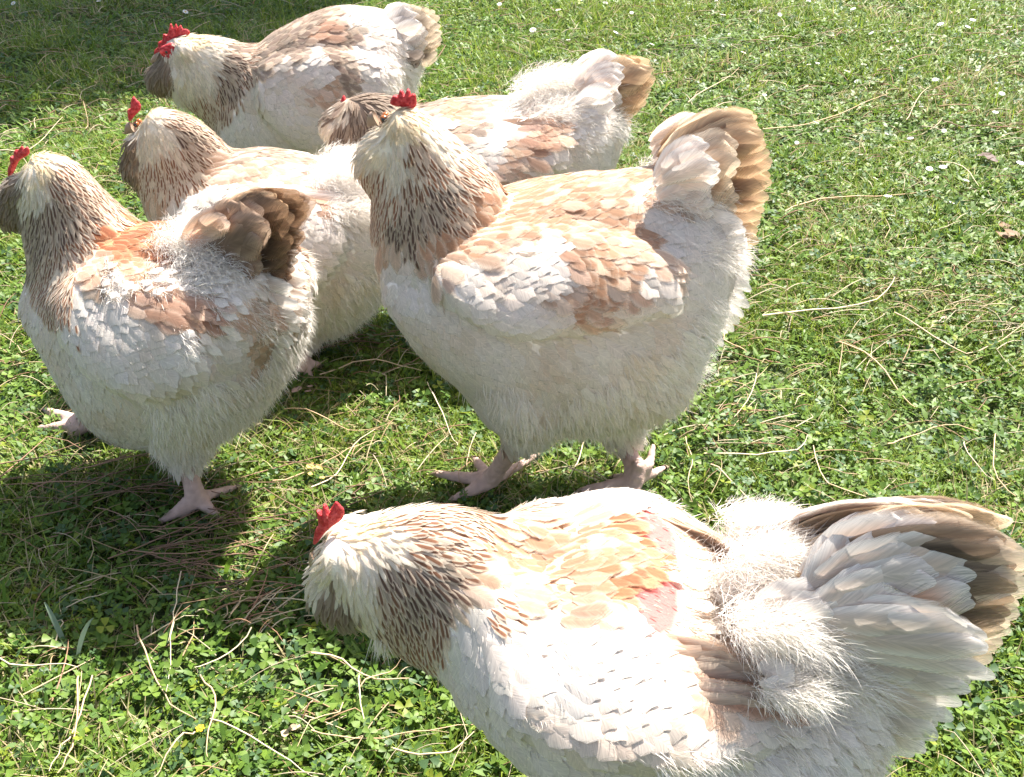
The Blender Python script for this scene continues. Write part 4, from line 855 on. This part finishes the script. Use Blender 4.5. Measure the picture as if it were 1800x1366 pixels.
tag(new_mesh('clover', Vc.reshape(-1, 3), qc, np.full(len(qc), 4), M_leaf, attrs={'colA': cc}, smooth=False), 'low green clover carpet covering the ground around the hens', 'clover', kind='stuff')
# --- small pointed herb leaves and grass blades
def blades(x, y, z, L, W, az, lean, bend, col, name, label, cat, mat, segs=3, kind='stuff'):
    n = len(x); d = np.stack([np.cos(az), np.sin(az), 0 * az], 1); s = np.stack([-np.sin(az), np.cos(az), 0 * az], 1)
    V = np.zeros((n, segs + 1, 2, 3), np.float32)
    for i in range(segs + 1):
        t = i / segs; ang = lean + bend * t; wd = W * .5 * (1 - t ** 2.2 * .93) * (0.6 + .4 * min(1, t * 3))
        c = np.stack([x, y, z], 1) + d * (L * t * np.sin(ang))[:, None] + np.array([0, 0, 1]) * (L * t * np.cos(ang))[:, None]
        tw = .3 * np.sin(az * 3); sv = s + np.array([0, 0, 1]) * tw[:, None]
        V[:, i, 0] = c + sv * wd[:, None]; V[:, i, 1] = c - sv * wd[:, None]
    idx = np.arange(n * (segs + 1) * 2).reshape(n, segs + 1, 2)
    q = np.stack([idx[:, :-1, 0], idx[:, :-1, 1], idx[:, 1:, 1], idx[:, 1:, 0]], -1).reshape(-1, 4)
    C = np.repeat(np.concatenate([col, np.ones((n, 1))], 1)[:, None], (segs + 1) * 2, 1).reshape(-1, 4)
    return tag(new_mesh(name, V.reshape(-1, 3), q, np.full(len(q), 4), mat, attrs={'colA': C}, smooth=True), label, cat, kind=kind)
x, y, s_ = scatter([(.30, 1.0, .75, .95, 52000, 1.), (1.0, 1.7, .95, 1.35, 48000, 1.), (1.7, 2.8, 1.35, 2.0, 30000, 1.15), (2.8, 5.2, 2.0, 3.2, 12000, 1.5)], gg)
pn_ = pnoise(x, y, 4., 8.) * .5 + pnoise(x, y, 11., 9.) * .5
k = gg.random(len(x)) < np.clip((pn_ - .2) * 2.6, .2, 1); x, y, s_, pn_ = x[k], y[k], s_[k], pn_[k]; n = len(x)
hue = gg.random((n, 1)); col = np.array([.090, .160, .016]) * (1 - hue) + np.array([.27, .345, .045]) * hue
dry = (gg.random((n, 1)) < .09 + .25 * (pnoise(x, y, 3., 11.) > .62)[:, None]); col = np.where(dry, np.array([.48, .40, .22]) * gg.uniform(.7, 1.1, (n, 1)), col)
blades(x, y, hgt(x, y) - .008, s_ * gg.uniform(.016, .050, n) * (.5 + .9 * pn_), s_ * gg.uniform(.0012, .0026, n), gg.uniform(0, 2 * math.pi, n), gg.uniform(.1, 1.1, n), gg.uniform(.1, .8, n), col,
       'grass', 'short bright green lawn grass mixed with the clover', 'grass', M_leaf)
x, y, s_ = scatter([(.30, 1.7, .75, 1.35, 9000, 1.), (1.7, 5.2, 1.35, 3.2, 3500, 1.4)], gg); n = len(x); hue = gg.random((n, 1))
blades(x, y, hgt(x, y) + gg.uniform(0, .012, n), s_ * gg.uniform(.010, .022, n), s_ * gg.uniform(.004, .008, n), gg.uniform(0, 2 * math.pi, n), gg.uniform(.7, 1.5, n), gg.uniform(-.1, .4, n),
       np.array([.075, .150, .022]) * (1 - hue) + np.array([.16, .26, .035]) * hue, 'herb_leaves', 'small pointed weed leaves low in the lawn', 'weeds', M_leaf)
# distant turf past the detailed zone
x, y, s_ = scatter([(5.2, 9, 3.4, 5.5, 1500, 3.2)], gg); n = len(x); hue = gg.random((n, 1))
blades(x, y, hgt(x, y) * 0 - .02, s_ * gg.uniform(.016, .03, n), s_ * gg.uniform(.002, .004, n), gg.uniform(0, 2 * math.pi, n), gg.uniform(.1, .9, n), gg.uniform(.1, .8, n),
       np.array([.06, .11, .02]) * (1 - hue) + np.array([.14, .20, .035]) * hue, 'far_grass', 'far stretch of lawn grass beyond the hens', 'grass', M_leaf)

# --- dry stalks: tubes with three sides along a bent line
def stalks(paths, rad, cols, name, label, cat, kind=None, group=None, center=False):
    V, F, C = [], [], []; off = 0
    for pth, r, c in zip(paths, rad, cols):
        pth = np.asarray(pth); m = len(pth)
        for i in range(m):
            t = pth[min(i + 1, m - 1)] - pth[max(i - 1, 0)]; t /= np.linalg.norm(t) + 1e-9
            u = np.cross(t, [0, 0, 1.]); u /= np.linalg.norm(u) + 1e-6; v = np.cross(u, t); rr = r * (1 - .6 * (i / (m - 1)) ** 2)
            for k in range(4): a = k * math.pi / 2 + .6; V.append(pth[i] + rr * (u * math.cos(a) + v * math.sin(a))); C.append((*c, 1))
        for i in range(m - 1):
            for k in range(4): F.append((off + i * 4 + k, off + i * 4 + (k + 1) % 4, off + (i + 1) * 4 + (k + 1) % 4, off + (i + 1) * 4 + k))
        off += 4 * m
    V = np.array(V); o_ = V.mean(0) * [1, 1, 0] if center else np.zeros(3)
    o = new_mesh(name, V - o_, np.array(F).ravel(), np.full(len(F), 4), M_straw, attrs={'colA': np.array(C)}); o.location = o_
    return tag(o, label, cat, group, kind)
def rnd_stalk(x0, y0, L, az, zz, bend, m=7, rise=0.):
    p = []; a = az; q = np.array([x0, y0], float)
    for i in range(m):
        t = i / (m - 1); z = hgt(q[0], q[1]) + zz + .005 * math.sin(t * math.pi) + rise * t
        p.append([q[0], q[1], z]); q = q + L / (m - 1) * np.array([math.cos(a), math.sin(a)]); a += bend / m + (gg.normal(0, .55) if gg.random() < .16 else 0)
    return p
SC = [(.50, .39, .23), (.40, .27, .15), (.54, .45, .30), (.32, .18, .11), (.56, .47, .32)]
paths, rad, cols = [], [], []
for (n, y0, y1, w0, w1, L0, L1, r) in ((900, .35, 1.3, .8, 1.1, .015, .09, .00065), (1900, 1.3, 2.4, 1.1, 1.8, .02, .09, .0009), (2600, 2.4, 5.0, 1.8, 3.0, .03, .11, .0014)):
    for i in range(n):
        v = gg.random(); yy = y0 + (y1 - y0) * v; hw = w0 + (w1 - w0) * v; xx = gg.uniform(-hw, hw)
        az_ = gg.normal(.25, .7) + (math.pi if gg.random() < .5 else 0); L = gg.uniform(L0, L1)
        paths.append(rnd_stalk(xx, yy, L, az_, gg.uniform(.002, .022), gg.normal(0, .4), m=6, rise=gg.uniform(-.005, .02))); rad.append(r * gg.uniform(.5, 1.2)); cols.append(np.array(SC[gg.integers(5)]) * gg.uniform(.75, 1.05))
for (bx, by, sx, sy, nn, am_, asd) in ((425, 1075, 38, 16, 46, .1, .5), (440, 1110, 30, 12, 30, .6, .5), (320, 1110, 40, 40, 18, 1.4, .3), (1290, 735, 45, 25, 34, .7, .7), (1350, 770, 50, 20, 26, -.2, .5), (1230, 800, 30, 40, 22, .8, .8), (1650, 570, 70, 16, 40, -.2, .4), (1500, 540, 90, 12, 36, .1, .3), (1720, 600, 60, 12, 30, .15, .3), (640, 760, 50, 40, 26, .6, .6), (600, 640, 60, 20, 24, .2, .6), (520, 1270, 30, 10, 20, .1, .8), (120, 1180, 70, 60, 20, .9, .9), (1560, 250, 120, 60, 50, .2, .6), (1300, 200, 60, 40, 30, .5, .5), (60, 250, 60, 30, 40, .4, .4), (870, 840, 90, 14, 26, .1, .6)):
    for i in range(int(nn * .55)):
        p = ground_pt(bx + gg.normal(0, sx), by + gg.normal(0, sy)); L = gg.uniform(.02, .085)
        paths.append(rnd_stalk(p[0], p[1], L, gg.normal(am_, asd), gg.uniform(.006, .022), gg.normal(0, .3), m=6, rise=gg.uniform(-.004, .014))); rad.append(gg.uniform(.0005, .0011)); cols.append(np.array(SC[gg.integers(5)]) * gg.uniform(.8, 1.1))
# reddish pine needles under the left hen, lying in sheaves
for i in range(110):
    bx, by = [(150, 880), (60, 870), (330, 960), (250, 1000), (600, 610), (520, 900), (120, 200), (230, 960)][gg.integers(8)]
    p = ground_pt(bx + gg.normal(0, 90), by + gg.normal(0, 28)); az_ = gg.normal(.12, .35)
    paths.append(rnd_stalk(p[0], p[1], gg.uniform(.08, .2), az_, gg.uniform(.008, .026), gg.normal(0, .5), m=6)); rad.append(gg.uniform(.0005, .0009)); cols.append(np.array([.30, .18, .12]) * gg.uniform(.6, 1.2))
stalks(paths, rad, cols, 'dry_straw', 'loose dry straw and fallen pine needles scattered through the grass', 'straw', kind='stuff')

# --- the stalks one can single out
NAMED = [
 ('long pale stalk curving down past the dark patch at lower left', [(315,1000),(310,1060),(300,1110),(296,1160),(290,1215)]),
 ('pale stalk crossing the lower left clover diagonally', [(240,1100),(265,1170),(300,1230),(345,1270)]),
 ('thick pale straw rising at the edge of the left shadow', [(405,1080),(425,1040),(445,1000),(480,940)]),
 ('straw lying from the loose nest of straw towards the lower left', [(440,1100),(400,1140),(350,1175),(345,1180)]),
 ('bent straw looping down beside the yellow flower', [(350,1178),(378,1220),(370,1290),(362,1330)]),
 ('pale straw leaving the bottom edge left of the yellow flower', [(345,1280),(310,1310),(270,1366)]),
 ('long tan straw running to the lower right from the yellow flower', [(370,1260),(440,1300),(510,1335),(560,1366)]),
 ('upright reddish straw near the left edge, lower left', [(140,1190),(138,1240),(125,1310),(105,1366)]),
 ('reddish straw leaning right near the left edge', [(165,1195),(140,1250),(110,1310),(92,1366)]),
 ('straw lying flat along the left edge under the shadow', [(0,1165),(60,1168),(138,1176)]),
 ('long straw in front of the near hen, low on the clover', [(545,1280),(620,1292),(700,1295),(780,1285),(840,1270)]),
 ('straw curving under the near hen breast', [(670,1300),(740,1330),(790,1325),(845,1270)]),
 ('short upright straw under the near hen neck', [(630,1180),(635,1240),(652,1295)]),
 ('straw pointing at the near hen neck from the left', [(635,1210),(670,1185),(705,1162)]),
 ('long straw under the near hen, reaching the shade edge', [(550,1155),(600,1158),(660,1190),(720,1200)]),
 ('pale straw lying across the sunlit patch, longest of the pair', [(545,855),(590,820),(620,780),(658,750)]),
 ('pale straw lying across the sunlit patch, straighter of the pair', [(480,840),(560,810),(610,790),(660,765)]),
 ('thin arched straw at the top of the sunlit patch', [(560,650),(620,632),(680,630),(740,634)]),
 ('thin straw slanting down to the big hen front foot', [(750,655),(770,700),(790,745),(805,765)]),
 ('tan straw sloping beside the shade of the left hen', [(500,716),(560,728),(610,742),(665,742)]),
 ('curved straw standing left of the big hen front leg', [(838,750),(820,790),(822,820),(835,845)]),
 ('straight pale straw between the big hen feet', [(1028,765),(1015,800),(1000,838)]),
 ('long straw right of the big hen tail end', [(1268,560),(1275,590),(1290,610),(1312,620)]),
 ('hooked straw right of the big hen hind foot', [(1205,760),(1218,800),(1210,845),(1218,870)]),
 ('double straw slanting above the near hen back', [(1240,790),(1330,800),(1400,790),(1420,760)]),
 ('long tan straw sloping down right of the big hen', [(1475,602),(1540,640),(1580,680),(1610,712)]),
 ('long straw at the right edge beside the bare twig', [(1570,560),(1640,600),(1700,620),(1760,600),(1800,578)]),
 ('pale straw rising to the left above the open lawn', [(1340,560),(1430,545),(1540,535),(1570,505)]),
 ('long straw arching on the lawn above the near hen tail', [(1560,780),(1600,760),(1660,748),(1720,760)]),
 ('slim curved straw ending above the near hen tail', [(1432,780),(1450,840),(1480,862),(1580,888)]),
 ('hooked pale straw at the right, upper of the two', [(1697,768),(1700,800),(1750,840)]),
 ('hooked pale straw at the right, nearer the edge', [(1750,758),(1745,820),(1785,870)]),
 ('straw running along the lawn behind the near hen back', [(1250,815),(1300,850),(1350,895)]),
 ('crossed straw on the lawn, upper arm, right of big hen', [(1330,665),(1315,700),(1290,740)]),
 ('long straw across the top right lawn', [(1340,230),(1420,215),(1500,190),(1560,170)]),
 ('curved straw on the lawn right of the big hen tail', [(1595,205),(1610,180),(1635,155)]),
 ('straw beside the dark clump at far right', [(1650,280),(1690,300),(1720,330)]),
 ('long straw across the lawn below the dark clump', [(1380,370),(1440,355),(1540,345),(1640,335)]),
 ('straw lying right of the rear hens, sloping up', [(1210,175),(1260,140),(1300,115)]),
 ('pale straw in the upper left behind the left hen', [(0,262),(40,258),(75,232),(110,205)]),
 ('short upright straw in the upper left lawn', [(150,225),(152,205),(148,180)]),
]
for i, (lab, px) in enumerate(NAMED):
    P2 = catmull(np.array(px, float), 3); m = len(P2); pth = []
    for j, (a, b) in enumerate(P2):
        q = ground_pt(a, b, .026); q[2] = .026 + hgt(q[0], q[1]) + .006 * math.sin(j / (m - 1) * math.pi * 2 + i); pth.append(q)
    d = np.linalg.norm(np.array(pth[0]) - CP)
    pth = [q_ + np.array([gg.normal(0, .0009), gg.normal(0, .0009), gg.normal(0, .0007)]) for q_ in pth]
    stalks([pth], [.00095 * (1 if d < 1.6 else 1.3) * (.8 + .5 * ((i * 37) % 10) / 10)], [np.array([(.72, .60, .42), (.60, .42, .25), (.66, .50, .32)][i % 3])], 'dry_stalk', lab, 'stalk', group='single dry stalks on the lawn', center=True)

# --- white flowers on the far lawn, each a ring of petals on a stem
M_petal = simple_material('petal_white', color=(.84, .84, .82), rough=.5, trans=.25)
M_disc = simple_material('flower_yellow', color=(.75, .42, .03), rough=.6)
M_stem = simple_material('flower_stem', color=(.08, .14, .03), rough=.6)
def disc_mesh(nm, r, z, mat, par):
    v = [(0, 0, z + .0012)] + [(r * math.cos(a), r * math.sin(a), z) for a in np.linspace(0, 2 * math.pi, 8, endpoint=False)]
    f = [(0, 1 + i, 1 + (i + 1) % 8) for i in range(8)]
    return new_mesh(nm, v, [i for q in f for i in q], [3] * 8, mat, par)
def make_flower(nm, label, cat, group, petal_mat, r=.009, hgt_=.035, npet=11):
    root = bpy.data.objects.new(nm, None); sc.collection.objects.link(root); tag(root, label, cat, group)
    v, f = [], []
    for k in range(npet):
        a = 2 * math.pi * k / npet; w_ = .9 * math.pi / npet
        for (rr, da, zz) in ((.22, -w_ * .6, 0), (.22, w_ * .6, 0), (.75, w_, .12), (1, w_ * .4, .05), (1, -w_ * .4, .05), (.75, -w_, .12)):
            v.append((r * rr * math.cos(a + da), r * rr * math.sin(a + da), hgt_ + zz * r))
        f.append(tuple(range(k * 6, k * 6 + 6)))
    new_mesh('petals', v, [i for q in f for i in q], [6] * npet, petal_mat, root)
    disc_mesh('flower_disc', r * .28, hgt_ + .0008, M_disc, root)
    v = []; f = []
    for i in range(2):
        for k in range(5): a = k * 1.2566; v.append((.0006 * math.cos(a), .0006 * math.sin(a), hgt_ * i - .005 * (1 - i)))
    for k in range(5): f += [k, (k + 1) % 5, 5 + (k + 1) % 5, 5 + k]
    new_mesh('stem', v, f, [4] * 5, M_stem, root)
    return root
proto = make_flower('daisy', 'small white daisy open in the far sunlit lawn', 'flower', 'white daisies in the far lawn', M_petal)
def place_copy(src, loc, rot, s):
    c = src.copy(); sc.collection.objects.link(c); c.location = loc; c.rotation_euler = rot; c.scale = (s, s, s)
    for ch in src.children:
        d = ch.copy(); sc.collection.objects.link(d); d.parent = c
    return c
spots = [(1225,3),(1262,3),(1307,5),(1317,2),(1415,8),(1427,16),(1504,25),(1268,35),(1285,62),(1360,85),(1365,30),(1463,68),(1611,20),(1711,24),(1560,50),(1539,68),(1657,58),(1692,60),(1704,45),(1776,56),(1788,57),(1682,95),(1515,128),(1643,148),(1757,170),(1787,148),(1481,139),(1423,118),(1435,115),(1512,147),(1719,128),(1584,128),(1423,225),(1555,233),(1660,224),(1605,247),(1397,250),(1513,276),(1630,305),(1657,308),(1530,318),(1690,330),(1560,395),(1664,365),(1558,360),(1110,25),(1060,18),(985,30),(880,12),(1000,70),(1075,60),(1140,80),(940,60),(1020,8),(175,5),(32,12),(320,25),(1330,20),(1740,15),(1785,300),(1745,205),(1620,190),(1345,160),(1300,100)]
first = True
for (a, b) in spots:
    q = ground_pt(a, b, .02); q[2] = hgt(q[0], q[1]); s = gg.uniform(.6, 1.1) * (1. if b > 60 else 1.15)
    rot = (gg.uniform(-.6, .3), gg.uniform(-.4, .4), gg.uniform(0, 6))
    if first: proto.location = q; proto.rotation_euler = rot; first = False
    else: place_copy(proto, q, rot, s)
M_ypet = simple_material('petal_yellow', color=(.80, .50, .02), rough=.5, trans=.2)
yf = make_flower('buttercup', 'single tiny yellow flower among lower left clover', 'flower', None, M_ypet, r=.0045, hgt_=.03, npet=6); yf.location = ground_pt(352, 1280, .03) * [1, 1, 0]

# --- grey green pointed leaf blades in the lower left
def leaf_blade(px, tip, wd, label, col=(.20, .27, .19)):
    p0 = ground_pt(*px); e = ground_pt(*tip, .06); e = np.array([e[0], e[1], .055]); mid = (p0 + e) / 2 + [0, 0, .018]; V, F = [], []; m = 9
    for i in range(m):
        t = i / (m - 1); c = p0 * (1 - t) ** 2 + mid * 2 * t * (1 - t) + e * t * t; s = np.cross(e - p0, [0.2, -1, .4]); s /= np.linalg.norm(s); w_ = wd * (math.sin(math.pi * min(.98, .15 + t * .85)) ** .7)
        V += [c - s * w_ / 2 - p0, c - p0 + np.array([0, 0, -.0012]), c + s * w_ / 2 - p0]
    for i in range(m - 1):
        for k in range(2): F += [i * 3 + k, i * 3 + k + 1, i * 3 + 4 + k, i * 3 + 3 + k]
    o = new_mesh('grass_blade', V, F, [4] * (2 * (m - 1)), M_leaf, attrs={'colA': np.tile([*col, 1], (3 * m, 1))}); o.location = p0
    return tag(o, label, 'grass blade', 'broad grass blades in the lower left')
leaf_blade((122, 1150), (76, 1052), .006, 'pale grey green blade leaning left at the shadow edge')
leaf_blade((135, 1165), (162, 1080), .005, 'pale grey green blade leaning right at the shadow edge')
leaf_blade((395, 1018), (412, 975), .006, 'bright green blade standing up in the left shade', (.15, .25, .03))
leaf_blade((430, 1060), (452, 1000), .005, 'green blade beside the thick pale straw', (.12, .20, .03))
leaf_blade((15, 1090), (5, 1010), .004, 'thin green blade at the left edge', (.10, .18, .03))

# --- crumpled dry oak leaf clumps
def dry_leaf(px, size, label, col, seed, n=5):
    g3 = np.random.default_rng(seed); c = ground_pt(*px, .02); V, F, C = [], [], []
    for k in range(n):
        o = g3.normal(size=3) * size * .45 * [1, 1, .25]; a = g3.uniform(0, 6.3); L = size * g3.uniform(.5, 1); W = L * g3.uniform(.3, .55); b = len(V)
        for i in range(6):
            for j in range(5):
                t, u = i / 5, j / 2 - 1; w_ = W * math.sin(math.pi * (.08 + .88 * t)) * (1 + .25 * math.sin(9 * t + k)); xx, yy = L * (t - .5), u * w_
                V.append(o + np.array([xx * math.cos(a) - yy * math.sin(a), xx * math.sin(a) + yy * math.cos(a), .35 * abs(u) * w_ + .25 * L * t * t + g3.uniform(-1, 1) * size * .03])); C.append((*(np.array(col) * g3.uniform(.8, 1.15)), 1))
        for i in range(5):
            for j in range(4): F += [b + i * 5 + j, b + i * 5 + j + 1, b + i * 5 + j + 6, b + i * 5 + j + 5]
    o = new_mesh('dry_leaf', V, F, [4] * (len(F) // 4), M_straw, attrs={'colA': np.array(C)}); o.location = c
    return tag(o, label, 'dry leaf')
dry_leaf((1732, 278), .035, 'dark curled dry leaf on the right lawn', (.12, .075, .06), 1, 4)
dry_leaf((1768, 412), .035, 'brown dry clump near the right edge', (.20, .12, .06), 2, 6)
dry_leaf((553, 828), .014, 'yellowish crumpled leaf in the sunlit patch beside the shade', (.45, .32, .10), 3, 5)
dry_leaf((530, 690), .020, 'pinkish dry leaf beside the left hen rump', (.40, .27, .22), 4, 3)
dry_leaf((520, 1278), .012, 'pale matted dry tuft left of the near hen breast', (.50, .38, .25), 8, 4)
dry_leaf((1660, 565), .015, 'pale pinkish dry leaf on the open lawn at right', (.58, .45, .38), 9, 3)

# --- tree beyond the top edge whose crown shades the upper left corner
def shade_tree(center, top, crown_r, label):
    root = bpy.data.objects.new('tree', None); sc.collection.objects.link(root); root.location = center; tag(root, label, 'tree')
    g4 = np.random.default_rng(5); V, F = [], []; m = 10
    for i in range(m):
        t = i / (m - 1); r = .16 * (1 - t) + .03 + .05 * math.exp(-t * 12)
        for k in range(14):
            a = 2 * math.pi * k / 14; rr = r * (1 + .08 * math.sin(5 * a + t * 4)); V.append((rr * math.cos(a) + .1 * math.sin(t * 3), rr * math.sin(a), t * top - .05))
    for i in range(m - 1):
        for k in range(14): F += [i * 14 + k, i * 14 + (k + 1) % 14, (i + 1) * 14 + (k + 1) % 14, (i + 1) * 14 + k]
    bark = simple_material('bark', color=(.16, .11, .075), rough=.9, bump=(30, .8, .02), noise_col=(20, (.09, .06, .04)))
    new_mesh('trunk', V, F, [4] * (len(F) // 4), bark, root)
    n = 45000; cl = g4.normal(size=(90, 3)); cl /= np.linalg.norm(cl, axis=1, keepdims=True); cl *= g4.uniform(.25, .95, (90, 1)) * crown_r; cl[:, 2] *= .7
    P = cl[g4.integers(90, size=n)] + g4.normal(size=(n, 3)) * crown_r * .16 + [0, 0, top]
    d = g4.normal(size=(n, 3)); d /= np.linalg.norm(d, axis=1, keepdims=True); s = np.cross(d, g4.normal(size=(n, 3))); s /= np.linalg.norm(s, axis=1, keepdims=True)
    L = g4.uniform(.06, .13, (n, 1)); Vq = np.stack([P, P + d * L * .5 + s * L * .32, P + d * L, P + d * L * .5 - s * L * .32], 1)
    q = np.arange(n * 4).reshape(n, 4); c = np.repeat(np.concatenate([np.array([.05, .09, .02]) * g4.uniform(.7, 1.5, (n, 1)), np.ones((n, 1))], 1)[:, None], 4, 1).reshape(-1, 4)
    new_mesh('crown', Vq.reshape(-1, 3), q, np.full(n, 4), M_leaf, root, attrs={'colA': c})
sh = ground_pt(70, 20); sf = np.array(sun_from); k_ = 2.5 / sf[2]; cc_ = sh + sf * k_
shade_tree((cc_[0], cc_[1], 0), 2.5, 1.0, 'leafy tree standing beyond the top edge that shades the far corner')
